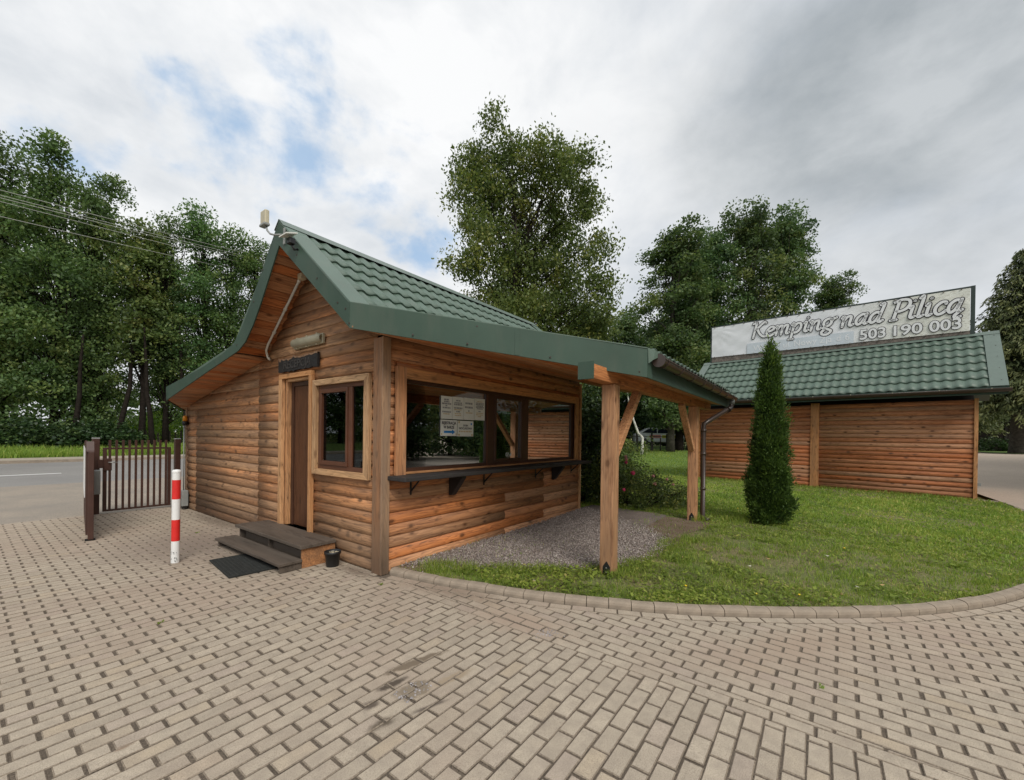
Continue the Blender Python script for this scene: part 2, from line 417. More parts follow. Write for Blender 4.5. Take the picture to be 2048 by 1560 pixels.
M['leaf_bright'] = leaf_mat('bright_leaf', (.11, .19, .03), (.20, .30, .045), (.33, .42, .07), .5)
M['needle'] = leaf_mat('spruce_needle', (.045, .068, .032), (.095, .125, .05), (.20, .215, .08), .15)
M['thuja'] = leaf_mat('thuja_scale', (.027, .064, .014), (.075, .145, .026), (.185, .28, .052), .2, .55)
M['grass'] = leaf_mat('grass_blade', (.145, .225, .040), (.285, .385, .068), (.56, .50, .17), .4, .5, .25)
M['bark'] = plain('dark_bark', (.020, .016, .013), .95, spec=.08, var=.5, scale=9, bump=.8)
M['bark_grey'] = plain('grey_bark', (.085, .075, .064), .95, spec=.1, var=.4, scale=7, bump=.8)
M['birch_bark'] = plain('white_birch_bark', (.58, .56, .52), .8, var=.45, scale=6)
M['pink'] = plain('pink_petal', (.72, .055, .16), .55, var=.2, scale=20)
M['pale_pink'] = plain('pale_petal', (.62, .27, .24), .6, var=.25, scale=20)
M['yellow'] = plain('yellow_petal', (.80, .55, .02), .6)
M['dry_leaf'] = plain('dry_leaf', (.46, .30, .13), .8, var=.4)
M['pale_leaf'] = plain('pale_dry_leaf', (.55, .52, .42), .8, var=.2)
M['wire'] = plain('bare_wire', (.42, .41, .36), .5)
M['car_white'] = plain('car_white', (.72, .74, .76), .3)
M['car_glass'] = plain('car_glass', (.02, .025, .04), .12)
M['car_yellow'] = plain('car_yellow', (.55, .52, .06), .4)
M['fence_dark'] = plain('dark_fence', (.022, .018, .016), .7)
M['fence_old'] = plain('old_picket', (.055, .043, .034), .9, var=.4)
M['roof_grey'] = plain('grey_roof', (.22, .235, .22), .6, var=.25, scale=3)
M['dark_wall'] = plain('dark_brown_wall', (.035, .028, .024), .9)  # one even dark brown for the shed core and pavilion walls
M['grime'] = plain('weathered_wood_strip', (.19, .16, .14), .9, var=.5, scale=14)
M['banner_frame'] = plain('banner_frame', (.030, .048, .042), .5)
M['letter_line'] = plain('letter_outline', (.012, .009, .02), .7, var=.3, spec=.2)
M['letter_fill'] = plain('letter_white', (.82, .83, .84), .6, var=.07, scale=4)
M['patch_text'] = plain('faded_letter', (.82, .84, .87), .6)
M['patch'] = plain('faded_patch', (.63, .69, .75), .6, var=.06, scale=2)

def banner_mat():
    m, n, p, o = new_mat('banner_fabric')
    tcn = n.n('ShaderNodeTexCoord'); v = tcn.outputs['Object']
    sp = n.n('ShaderNodeSeparateXYZ'); n.put(sp.inputs[0], v)
    st = n.noise(n.mapping(v, scale=(9, 1, 34), rot=(0, rad(16), 0)), 1.0, 5, .62)
    bigm = n.noise(v, 1.3, 3, .5)
    right = n.step(sp.outputs[0], 3.6, 6.4)
    nopatch = n.math('ADD', .10, n.math('MULTIPLY', n.step(sp.outputs[0], 1.05, 1.25), .62))
    amt = n.math('MULTIPLY', n.ramp(st, [(.49, 0.0), (.66, 1.0)]), n.math('ADD', n.math('MULTIPLY', right, .55), n.math('MULTIPLY', nopatch, n.ramp(bigm, [(.4, 0.15), (.62, .8)]))), clamp=True)
    c = n.mix(right, (.84, .86, .90), (.80, .81, .74))
    c = n.mix(n.math('MULTIPLY', amt, .62), c, (.30, .265, .20))
    n.put(p.inputs['Base Color'], c); p.inputs['Roughness'].default_value = .55
    fold = n.noise(n.mapping(v, scale=(1.2, 1, 3.5), rot=(0, rad(30), 0)), 1.6, 3, .5)
    n.put(p.inputs['Normal'], n.bump(fold, .08, .04))
    return m
M['banner'] = banner_mat()

# ------------------------------------------------------------------ mesh helpers
class MB:
    def __init__(s): s.v = []; s.f = []; s.sm = []
    def add(s, verts, faces, smooth=False):
        b = len(s.v); s.v += [tuple(v) for v in verts]
        s.f += [tuple(i + b for i in f) for f in faces]; s.sm += [smooth] * len(faces)
        return s
    def box(s, x0, y0, z0, x1, y1, z1):
        v = [(x0, y0, z0), (x1, y0, z0), (x1, y1, z0), (x0, y1, z0), (x0, y0, z1), (x1, y0, z1), (x1, y1, z1), (x0, y1, z1)]
        return s.add(v, [(0, 3, 2, 1), (4, 5, 6, 7), (0, 1, 5, 4), (1, 2, 6, 5), (2, 3, 7, 6), (3, 0, 4, 7)])
    def hexa(s, v):
        return s.add(v, [(0, 3, 2, 1), (4, 5, 6, 7), (0, 1, 5, 4), (1, 2, 6, 5), (2, 3, 7, 6), (3, 0, 4, 7)])
    def slab(s, poly, d):        # polygon in 3D extruded by vector d
        n = len(poly); P = [Vector(p) for p in poly]; D = Vector(d)
        v = P + [p + D for p in P]
        f = [tuple(range(n - 1, -1, -1)), tuple(range(n, 2 * n))] + [(i, (i + 1) % n, n + (i + 1) % n, n + i) for i in range(n)]
        return s.add(v, f)
    def tube(s, path, r, n=8, cap=True, smooth=True):
        P = [Vector(p) for p in path]; R = r if hasattr(r, '__len__') else [r] * len(P)
        vs = []; fs = []; up = None
        for i, p in enumerate(P):
            t = (P[min(i + 1, len(P) - 1)] - P[max(i - 1, 0)]).normalized()
            if up is None: up = Vector((0, 0, 1)) if abs(t.z) < .9 else Vector((1, 0, 0))
            a = (up - t * up.dot(t)).normalized(); up = a; b = t.cross(a)
            for k in range(n):
                an = 2 * pi * k / n
                vs.append(p + (a * cos(an) + b * sin(an)) * R[i])
        for i in range(len(P) - 1):
            for k in range(n):
                fs.append((i * n + k, i * n + (k + 1) % n, (i + 1) * n + (k + 1) % n, (i + 1) * n + k))
        s.add(vs, fs, smooth)
        if cap:
            b = len(s.v) - len(vs)
            s.f.append(tuple(b + k for k in range(n - 1, -1, -1))); s.sm.append(False)
            s.f.append(tuple(b + (len(P) - 1) * n + k for k in range(n))); s.sm.append(False)
        return s
    def lathe(s, prof, c=(0, 0, 0), n=16, smooth=True):
        vs = []; fs = []
        for r, z in prof:
            for k in range(n):
                a = 2 * pi * k / n; vs.append((c[0] + r * cos(a), c[1] + r * sin(a), c[2] + z))
        for i in range(len(prof) - 1):
            for k in range(n): fs.append((i * n + k, i * n + (k + 1) % n, (i + 1) * n + (k + 1) % n, (i + 1) * n + k))
        return s.add(vs, fs, smooth)
    def build(s, name, mat, parent=None, loc=(0, 0, 0), rot=(0, 0, 0), bevel=0.0):
        me = bpy.data.meshes.new(name); me.from_pydata(s.v, [], s.f)
        if any(s.sm): me.polygons.foreach_set('use_smooth', s.sm)
        me.materials.append(M[mat] if isinstance(mat, str) else mat)
        me.update()
        o = bpy.data.objects.new(name, me); COL.objects.link(o)
        if parent: o.parent = parent
        o.location = loc; o.rotation_euler = rot
        if bevel:
            b = o.modifiers.new('bevel', 'BEVEL'); b.width = bevel; b.segments = 2; b.limit_method = 'ANGLE'
        return o

def inst(me, name, parent=None, loc=(0, 0, 0), rot=(0, 0, 0)):
    o = bpy.data.objects.new(name, me); COL.objects.link(o)
    if parent: o.parent = parent
    o.location = loc; o.rotation_euler = rot
    return o
def tag(o, label, cat, group=None, kind=None):
    if label: o['label'] = label
    if cat: o['category'] = cat
    if group: o['group'] = group
    if kind: o['kind'] = kind
    return o
def thing(name, label, cat, loc=(0, 0, 0), rz=0.0, group=None):
    o = bpy.data.objects.new(name, None); COL.objects.link(o)
    o.empty_display_size = .3; o.location = loc; o.rotation_euler = (0, 0, rz)
    return tag(o, label, cat, group)
def np_mesh(name, verts, faces, mat, tint=None, smooth=False):
    me = bpy.data.meshes.new(name)
    verts = np.asarray(verts, np.float32); faces = np.asarray(faces, np.int32)
    nv, nf, k = len(verts), len(faces), faces.shape[1]
    me.vertices.add(nv); me.vertices.foreach_set('co', verts.ravel())
    me.loops.add(nf * k); me.loops.foreach_set('vertex_index', faces.ravel())
    me.polygons.add(nf); me.polygons.foreach_set('loop_start', np.arange(nf, dtype=np.int32) * k)
    if smooth: me.polygons.foreach_set('use_smooth', np.ones(nf, bool))
    if tint is not None:
        a = me.attributes.new('tint', 'FLOAT_VECTOR', 'POINT'); a.data.foreach_set('vector', np.asarray(tint, np.float32).ravel())
    me.materials.append(M[mat]); me.update(calc_edges=True); me.validate()
    return me
def smooth_obj(o):
    o.data.polygons.foreach_set('use_smooth', [True] * len(o.data.polygons)); return o
def text_mesh(body, size, mat, parent, loc, rot, extrude=.0008, offset=0.0, name='lettering', shear=0.0, align='LEFT', sx=1.0):
    cu = bpy.data.curves.new('txt', 'FONT'); cu.body = body; cu.size = size; cu.extrude = extrude; cu.offset = offset
    cu.shear = shear; cu.align_x = align
    t = bpy.data.objects.new('txt', cu); COL.objects.link(t)
    dg = bpy.context.evaluated_depsgraph_get(); dg.update()
    me = bpy.data.meshes.new_from_object(t.evaluated_get(dg))
    bpy.data.objects.remove(t); bpy.data.curves.remove(cu)
    me.name = name; me.materials.clear(); me.materials.append(M[mat])
    o = inst(me, name, parent, loc, rot); o.scale = (sx, 1, 1)
    return o

def rise(x): return 0.86 * min(1.0, max(0.0, (x - 19.5) / 11.5))

# ================================================================== SETTING
rng = np.random.default_rng(7)
random.seed(5)

# ---- ground sheet reaching the horizon
def ground_sheet():
    xs = np.concatenate([[-900, -400, -200, -100, -50, -25], np.arange(-12, 46, 2.0), [50, 60, 80, 120, 200, 400, 900]])
    ys = np.concatenate([[-900, -400, -200, -100, -60, -40, -30], np.arange(-24, 60, 3.0), [70, 90, 130, 200, 400, 900]])
    v = [(x, y, rise(x) - .07) for y in ys for x in xs]
    nx = len(xs)
    f = [(j * nx + i, j * nx + i + 1, (j + 1) * nx + i + 1, (j + 1) * nx + i) for j in range(len(ys) - 1) for i in range(nx - 1)]
    return tag(inst(np_mesh('ground', v, f, 'meadow', smooth=True), 'ground'), None, None, kind='structure')
ground_sheet()

# ---- kerb line between paving and lawn
KP = [(.035, -.06), (.12, -.50), (.20, -.90), (.295, -1.23), (.395, -1.60), (.51, -1.94), (.70, -2.37), (.89, -2.78), (1.11, -3.16), (1.35, -3.52), (1.61, -3.88), (1.90, -4.24), (2.22, -4.60), (2.52, -4.88), (2.84, -5.15), (3.26, -5.46), (3.74, -5.75), (4.6, -6.2), (6.0, -6.75), (8.0, -7.25), (10.0, -7.6), (12.3, -7.86)]
def catmull(P, step=.02):
    out = []
    Q = [np.array(P[0]) * 2 - np.array(P[1])] + [np.array(p) for p in P] + [np.array(P[-1]) * 2 - np.array(P[-2])]
    for i in range(1, len(Q) - 2):
        p0, p1, p2, p3 = Q[i - 1], Q[i], Q[i + 1], Q[i + 2]
        n = max(2, int(np.linalg.norm(p2 - p1) / step))
        for k in range(n):
            t = k / n
            out.append(.5 * ((2 * p1) + (-p0 + p2) * t + (2 * p0 - 5 * p1 + 4 * p2 - p3) * t * t + (-p0 + 3 * p1 - 3 * p2 + p3) * t ** 3))
    out.append(Q[-2]); return np.array(out)
KC = catmull(KP, .01)
KC = KC[1:]
seg = np.linalg.norm(np.diff(KC, axis=0), axis=1); KS = np.concatenate([[0], np.cumsum(seg)])
def kpt(s):
    x = np.interp(s, KS, KC[:, 0]); y = np.interp(s, KS, KC[:, 1])
    e = .05
    t = np.array([np.interp(s + e, KS, KC[:, 0]) - np.interp(s - e, KS, KC[:, 0]), np.interp(s + e, KS, KC[:, 1]) - np.interp(s - e, KS, KC[:, 1])])
    t /= np.linalg.norm(t); nrm = np.array([-t[1], t[0]])      # nrm points to the lawn side
    return np.array([x, y]), t, nrm
def kdist(x, y):      # signed distance, + on the lawn side
    d = KC - np.array([x, y]); i = int(np.argmin((d ** 2).sum(1)))
    i2 = min(max(i, 1), len(KC) - 2); t = KC[i2 + 1] - KC[i2 - 1]; t = t / np.linalg.norm(t)
    nrm = np.array([-t[1], t[0]]); w = np.array([x, y]) - KC[i]
    return float(w @ nrm), t, nrm, KC[i]

def in_frame(p, mx=1.03):
    w = Vector(p) - CAM; z = w.dot(_f)
    if z < .3: return False
    u = 1024 + 827.75 * w.dot(_r) / z; v = 874.32 - 827.75 * w.dot(_u) / z
    return -60 < u < 2110 and v < 1620

# ---- paving: bed, bricks
pav = thing('pavement', None, None); pav['kind'] = 'structure'
MB().slab([(-14, -16, -.05), (14, -16, -.05), (14, 7.05, -.05), (-14, 7.05, -.05)], (0, 0, .0435)).build('joint_bed', 'joint', pav)
far_p = MB()
for x0, y0, x1, y1 in [(-14, -16, -5.2, 7.05), (-5.2, -16, 14, -9.3), (6.9, -9.3, 14, -6.7)]:
    far_p.slab([(x0, y0, -.018), (x1, y0, -.018), (x1, y1, -.018), (x0, y1, -.018)], (0, 0, .016))
o = far_p.build('outer_paving', 'paving_far', pav)
o['kind'] = 'stuff'

def clip(poly, p0, nrm, off):      # keep nrm.(p-p0) <= off
    out = []
    for i in range(len(poly)):
        a, b = poly[i], poly[(i + 1) % len(poly)]
        da = (a - p0) @ nrm - off; db = (b - p0) @ nrm - off
        if da <= 0: out.append(a)
        if (da < 0 < db) or (db < 0 < da): out.append(a + (b - a) * (da / (da - db)))
    return out
def area(poly):
    return abs(sum(poly[i][0] * poly[(i + 1) % len(poly)][1] - poly[(i + 1) % len(poly)][0] * poly[i][1] for i in range(len(poly)))) / 2

bricks = []      # (polygon corners, z, tilt)
def put_brick(cx, cy, lx, ly, ang):
    ca, sa = cos(ang), sin(ang)
    j = rng.normal(0, .0016, 2); cx += j[0]; cy += j[1]
    hx, hy = lx / 2 + rng.normal(0, .0007), ly / 2 + rng.normal(0, .0005)
    return [np.array([cx + x * ca - y * sa, cy + x * sa + y * ca]) for x, y in ((-hx, -hy), (hx, -hy), (hx, hy), (-hx, hy))]
def add_poly(poly):
    c = sum(poly) / len(poly)
    if -.02 < c[0] < 4.9 and .0 < c[1] < 6.7: return
    d, t, nr, kp = kdist(c[0], c[1])
    if c[0] > -.6 and abs(d) < .5 and c[1] < 0:
        poly = clip(poly, kp, nr, -.118)
        if len(poly) < 3 or area(poly) < .0009: return
    elif c[0] > 0 and c[1] < 0 and d > -.118: return
    for q in ((-1.32, -2.12), (-1.05, -1.95)):
        pass
    bricks.append((poly, rng.normal(0, .0011)))
PX, PY = .2122, .0992
# field whose long joints run along x (left of the seam)
for j in range(-76, 71):
    y = j * PY + .049
    off = .0 if j % 2 else PX / 2
    for i in range(-25, 2):
        x = i * PX + off - .10
        if x < -5.25: continue
        poly = put_brick(x, y, .1985, .0930, 0)
        xm = -.148 if y < -.55 else -.004
        if y > 0 and x > -.12: xm = -.006
        poly = clip(poly, np.array([xm, 0]), np.array([1., 0]), 0)
        if len(poly) >= 3 and area(poly) > .0015: add_poly(poly)
# seam course
for k in range(-44, -2):
    poly = put_brick(-.0965, k * .2085 + .06, .0945, .199, 0)
    if poly[0][1] < -9.3: continue
    add_poly(poly)
# field whose long joints run along y (right of the seam)
ang = rad(-2.0); ca, sa = cos(ang), sin(ang)
for i in range(-6, 76):
    for j in range(-60, 6):
        lx = i * .0992 + .05; ly = j * PX + (PX / 2 if i % 2 else 0)
        x = lx * ca - ly * sa - .10; y = lx * sa + ly * ca - .9
        if y < -9.3 or y > -.3 or x > 6.9 or x < -.2: continue
        poly = put_brick(x, y, .0930, .1985, ang)
        poly = clip(poly, np.array([-.045, 0]), np.array([-1., 0]), 0)
        if len(poly) >= 3 and area(poly) > .0015: add_poly(poly)
# soldier row following the kerb
s = .06
while s < KS[-1] - .3:
    L = .208
    a, ta, na = kpt(s + .004); b, tb, nb = kpt(s + L - .004)
    bricks.append(([a - na * .110, a - na * .012, b - nb * .012, b - nb * .110][::-1], rng.normal(0, .001)))
    s += L

def brick_geo(poly, z, c=None, base=-.03, ch=.006):
    n = len(poly); c0 = sum(poly) / n
    if area(poly) < .003: ch = .002
    org = c0 if c is None else c
    ins = []
    for k in range(n):
        p = poly[k]; a = poly[k - 1] - p; b = poly[(k + 1) % n] - p
        la, lb = np.linalg.norm(a) + 1e-9, np.linalg.norm(b) + 1e-9
        ins.append(p + (a / la + b / lb) * ch * .9)
    tl = rng.normal(0, .006, 2)
    zt = lambda p: z + float((p - c0) @ tl)
    v = [(p[0] - org[0], p[1] - org[1], zt(p)) for p in ins] + [(p[0] - org[0], p[1] - org[1], zt(p) - ch * .8) for p in poly] + [(p[0] - org[0], p[1] - org[1], base) for p in poly]
    f = [tuple(range(n))]
    for r0 in (0, 1):
        for k in range(n):
            k2 = (k + 1) % n
            f.append((r0 * n + k2, r0 * n + k, (r0 + 1) * n + k, (r0 + 1) * n + k2))
    return v, f
def orient(poly):
    s2 = sum(poly[i][0] * poly[(i + 1) % len(poly)][1] - poly[(i + 1) % len(poly)][0] * poly[i][1] for i in range(len(poly)))
    return poly if s2 > 0 else poly[::-1]
cand = []
for k, (poly, z) in enumerate(bricks):
    c = sum(poly) / len(poly)
    if in_frame((c[0], c[1], 0)) and len(poly) == 4:
        w = Vector((c[0], c[1], 0)) - CAM
        cand.append((area(poly) / w.length ** 3, k))
cand.sort(reverse=True)
near = {k for _, k in cand[:300]}
mb = MB(); tint = []; mids = []
for k, (poly, z) in enumerate(bricks):
    poly = orient(poly); t = rng.random(3)
    if k in near:
        c = sum(poly) / len(poly)
        v, f = brick_geo(poly, z, c)
        me = bpy.data.meshes.new('paving_brick'); me.from_pydata(v, [], f)
        a = me.attributes.new('tint', 'FLOAT_VECTOR', 'POINT'); a.data.foreach_set('vector', np.tile(t, len(v)))
        for q_ in ('paving', 'paving_edge', 'joint'): me.materials.append(M[q_])
        me.polygons.foreach_set('material_index', [0] + [1] * 4 + [2] * 4)
        inst(me, 'paving_brick', pav, (c[0], c[1], 0))
    else:
        v, f = brick_geo(poly, z); c = sum(poly) / len(poly)
        v = [(x + c[0], y + c[1], zz) for x, y, zz in v]
        mb.add(v, f); tint += [t] * len(v); mids += [0] + [1] * len(poly) + [2] * len(poly)
o = mb.build('smaller_paving_bricks', 'paving', pav)
a = o.data.attributes.new('tint', 'FLOAT_VECTOR', 'POINT'); a.data.foreach_set('vector', np.array(tint, np.float32).ravel())
o['kind'] = 'stuff'
o.data.materials.append(M['paving_edge']); o.data.materials.append(M['joint']); o.data.polygons.foreach_set('material_index', mids)

# ---- kerb stones
kerb = thing('kerb', None, None); kerb['kind'] = 'structure'
s = .02
while s < KS[-1] - .25:
    L = .205
    sec = [(.0, -.03), (.0, .026), (.007, .045), (.022, .057), (.045, .062), (.088, .064), (.098, .058), (.10, -.03)]
    sl = [s + .003, s + L * .5, s + L - .003]; vs = []; dz = rng.normal(0, .002)
    o0, _, _ = kpt(s + L / 2)
    for q in sl:
        p, t, nr = kpt(q)
        for a_, z in sec: vs.append((p[0] + nr[0] * a_ - o0[0], p[1] + nr[1] * a_ - o0[1], z + dz))
    n = len(sec); fs = []
    for i in range(2):
        for k in range(n - 1): fs.append((i * n + k + 1, i * n + k, (i + 1) * n + k, (i + 1) * n + k + 1))
    fs += [tuple(range(n)), tuple(range(3 * n - 1, 2 * n - 1, -1))]
    MB().add(vs, fs).build('kerb_stone', 'kerb', kerb, (o0[0], o0[1], 0))
    s += L

# ---- lawn
outer = [kpt(q)[0] + kpt(q)[2] * .094 for q in np.arange(.05, KS[-1], .08)]
lawn_poly = [(p[0], p[1]) for p in outer] + [(12.9, -7.75), (13.34, -7.3), (14.48, .1), (14.6, 14), (4.7, 14), (4.7, 6.5), (4.7, .05), (.12, .05)]
def poly_sheet(name, pts, z, mat, kind='structure', parent=None):
    bm = bmesh.new(); vs = [bm.verts.new((x, y, z)) for x, y in pts]
    f = bm.faces.new(vs); bmesh.ops.triangulate(bm, faces=[f])
    bm.normal_update()
    for f in bm.faces:
        if f.normal.z < 0: f.normal_flip()
    me = bpy.data.meshes.new(name); bm.to_mesh(me); bm.free(); me.materials.append(M[mat])
    o = inst(me, name, parent)
    if kind: o['kind'] = kind
    return o
poly_sheet('lawn', lawn_poly, .046, 'lawn')
xs = np.arange(14.3, 34.1, 1.0); ys = np.arange(-3.0, 30.1, 1.5)
v = [(x, y, rise(x) + (.03 if x > 14.5 else -.03)) for y in ys for x in xs]; nx = len(xs)
f = [(j * nx + i, j * nx + i + 1, (j + 1) * nx + i + 1, (j + 1) * nx + i) for j in range(len(ys) - 1) for i in range(nx - 1)]
tag(inst(np_mesh('rear_lawn', v, f, 'lawn_far', smooth=True), 'rear_lawn'), None, None, kind='structure')
n = 26000
x = rng.uniform(13.6, 28, n); y = rng.uniform(-.5, 13, n)
_z = np.array([rise(q) for q in x]) + .03
GRASS_LATER = (x, y, _z)
# bare soil and gravel bed under the porch
soil_pts = [(.10, -.02), (.24, -.42), (.42, -.62), (.72, -.82), (1.0, -1.22), (1.5, -1.75), (1.9, -2.2), (2.6, -2.34), (3.4, -2.36), (4.1, -2.25), (4.7, -2.45), (5.2, -2.5), (5.5, -2.1), (5.4, -1.5), (5.3, -.8), (5.5, .1)]
poly_sheet('bare_soil', soil_pts, .052, 'soil')
grav_pts = [(.25, -.05), (.42, -.28), (.62, -.55), (.86, -.95), (1.22, -1.42), (1.62, -1.92), (2.05, -2.12), (2.6, -2.2), (3.1, -2.22), (3.55, -2.12), (4.1, -1.6), (4.45, -1.0), (4.75, -.35), (4.95, -.05)]
poly_sheet('gravel_bed', grav_pts, .058, 'gravel_base')
def inside(px, py, poly):
    px = np.asarray(px); py = np.asarray(py); c = np.zeros(px.shape, bool); n = len(poly)
    for i in range(n):
        x0, y0 = poly[i]; x1, y1 = poly[(i + 1) % n]
        if y0 == y1: continue
        m = ((y0 > py) != (y1 > py)) & (px < (x1 - x0) * (py - y0) / (y1 - y0) + x0); c ^= m
    return c
def bump_z(x, y):      # gravel heaped up a little towards the far end of the wall
    return .05 * np.exp(-((x - 4.9) ** 2 + (y + .1) ** 2) / 2.2)
def gravel():
    n = 52000
    x = rng.uniform(.1, 5.2, n); y = rng.uniform(-2.35, -.03, n)
    jx = x + rng.normal(0, .10, n); jy = y + rng.normal(0, .10, n)
    k = inside(jx, jy, grav_pts); x, y = x[k], y[k]
    n = len(x); s = rng.uniform(.005, .0115, n) * np.where(rng.random(n) < .06, 1.5, 1)
    base = np.array([(1, 0, 0), (-1, 0, 0), (0, 1, 0), (0, -1, 0), (0, 0, .75), (0, 0, -.75)])
    d = rng.normal(0, .28, (n, 6, 3)) + base
    a = rng.uniform(0, 2 * pi, n); ca, sa = np.cos(a)[:, None], np.sin(a)[:, None]
    X = d[..., 0] * ca - d[..., 1] * sa; Y = d[..., 0] * sa + d[..., 1] * ca
    z0 = .062 + bump_z(x, y) + rng.uniform(-.003, .008, n)
    V = np.stack([X * s[:, None] + x[:, None], Y * s[:, None] + y[:, None], d[..., 2] * s[:, None] + z0[:, None]], -1).reshape(-1, 3)
    F0 = np.array([(0, 2, 4), (2, 1, 4), (1, 3, 4), (3, 0, 4), (2, 0, 5), (1, 2, 5), (3, 1, 5), (0, 3, 5)])
    F = (F0[None] + (np.arange(n) * 6)[:, None, None]).reshape(-1, 3)
    t = np.repeat(rng.random((n, 3)), 6, 0)
    m, nn, p, o = new_mat('gravel_stone')
    at = nn.n('ShaderNodeAttribute', attribute_name='tint'); sp = nn.n('ShaderNodeSeparateXYZ'); nn.put(sp.inputs[0], at.outputs['Vector'])
    c = nn.ramp(sp.outputs[0], [(0.0, (.15, .13, .122)), (.45, (.29, .255, .235)), (.8, (.41, .365, .335)), (1.0, (.56, .51, .46))])
    nn.put(p.inputs['Base Color'], nn.mix(nn.math('MULTIPLY', sp.outputs[1], .35), c, (.30, .20, .15))); p.inputs['Roughness'].default_value = .9
    M['gravel_stone'] = m
    # small heap of bedding beneath the stones at the far end
    return tag(inst(np_mesh('gravel', V, F, 'gravel_stone', t), 'gravel'), None, None, kind='stuff')
gravel()
xs = np.linspace(3.0, 5.6, 14); ys = np.linspace(-1.6, .05, 12)
v = [(x, y, .050 + float(bump_z(x, y)) - .012) for y in ys for x in xs]
f = [(j * 14 + i, j * 14 + i + 1, (j + 1) * 14 + i + 1, (j + 1) * 14 + i) for j in range(11) for i in range(13)]
tag(inst(np_mesh('gravel_heap', v, f, 'gravel_base', smooth=True), 'gravel_heap'), None, None, kind='structure')

# ---- grass blades
def grass_mesh(name, x, y, z, h, w, lean=.5, tint=None):
    n = len(x); a = rng.uniform(0, 2 * pi, n); dx, dy = np.cos(a), np.sin(a)
    b = rng.uniform(0, 2 * pi, n); l = rng.uniform(.15, 1.0, n) * lean * h; lx, ly = np.cos(b) * l, np.sin(b) * l
    V = np.zeros((n, 5, 3))
    V[:, 0] = np.stack([x - dx * w, y - dy * w, z], -1); V[:, 1] = np.stack([x + dx * w, y + dy * w, z], -1)
    V[:, 2] = np.stack([x - dx * w * .8 + lx * .35, y - dy * w * .8 + ly * .35, z + h * .55], -1)
    V[:, 3] = np.stack([x + dx * w * .8 + lx * .35, y + dy * w * .8 + ly * .35, z + h * .55], -1)
    V[:, 4] = np.stack([x + lx, y + ly, z + h * (1 - .3 * l / (h + 1e-6))], -1)
    i = (np.arange(n) * 5)[:, None]
    F = np.concatenate([i + np.array([[0, 1, 3]]), i + np.array([[0, 3, 2]]), i + np.array([[2, 3, 4]])], 0)
    t = np.repeat(np.stack([tint, rng.random(n), rng.random(n)], -1), 5, 0)
    return np_mesh(name, V.reshape(-1, 3), F, 'grass', t)
def fbm(x, y, seed, sc):
    r = np.random.default_rng(seed); out = np.zeros_like(x); amp = 1
    for o_ in range(4):
        for _ in range(3):
            k = r.normal(0, 1, 2) * sc * 2 ** o_; out += amp * np.sin(k[0] * x + k[1] * y + r.uniform(0, 6.28))
        amp *= .6
    return out / 3.6
def weeds():
    # clover, plantain and dandelion leaves in patches among the grass
    n = 170000
    x = rng.uniform(.1, 11, n); y = rng.uniform(-7.6, 1.5, n); D = np.hypot(x - CAM.x, y - CAM.y)
    k = (rng.random(n) < np.clip((4.2 / D) ** 1.6, 0, 1)) & inside(x, y, lawn_poly) & ~inside(x, y, soil_pts); x, y, D = x[k], y[k], D[k]
    f_ = fbm(x, y, 31, 2.6) + .6 * fbm(x, y, 32, 7.0)
    k = f_ > .08; x, y, D, f_ = x[k], y[k], D[k], f_[k]; n = len(x)
    a = rng.uniform(0, 2 * pi, n); s_ = rng.uniform(.010, .026, n) * np.where(rng.random(n) < .12, 1.7, 1)
    tz = rng.uniform(-.5, .7, n); z = .045 + rng.uniform(.008, .05, n) * (1 + .5 * np.clip(f_, 0, 1))
    ax = np.stack([np.cos(a), np.sin(a), tz], -1) * s_[:, None]
    bx = np.stack([-np.sin(a), np.cos(a), rng.uniform(-.4, .4, n)], -1) * (s_ * rng.uniform(.35, .8, n))[:, None]
    C_ = np.stack([x, y, z], -1)
    V = np.stack([C_ - ax, C_ + bx * .9, C_ + ax, C_ - bx * .9], 1).reshape(-1, 3)
    t = np.repeat(np.stack([np.clip(.30 + .22 * rng.normal(0, 1, n) + .25 * fbm(x, y, 35, 3.0), 0, 1), rng.random(n), rng.random(n)], -1), 4, 0)
    tag(inst(np_mesh('lawn_weeds', V, np.arange(n * 4).reshape(n, 4), 'grass', t), 'lawn_weeds'), None, None, kind='stuff')
weeds()
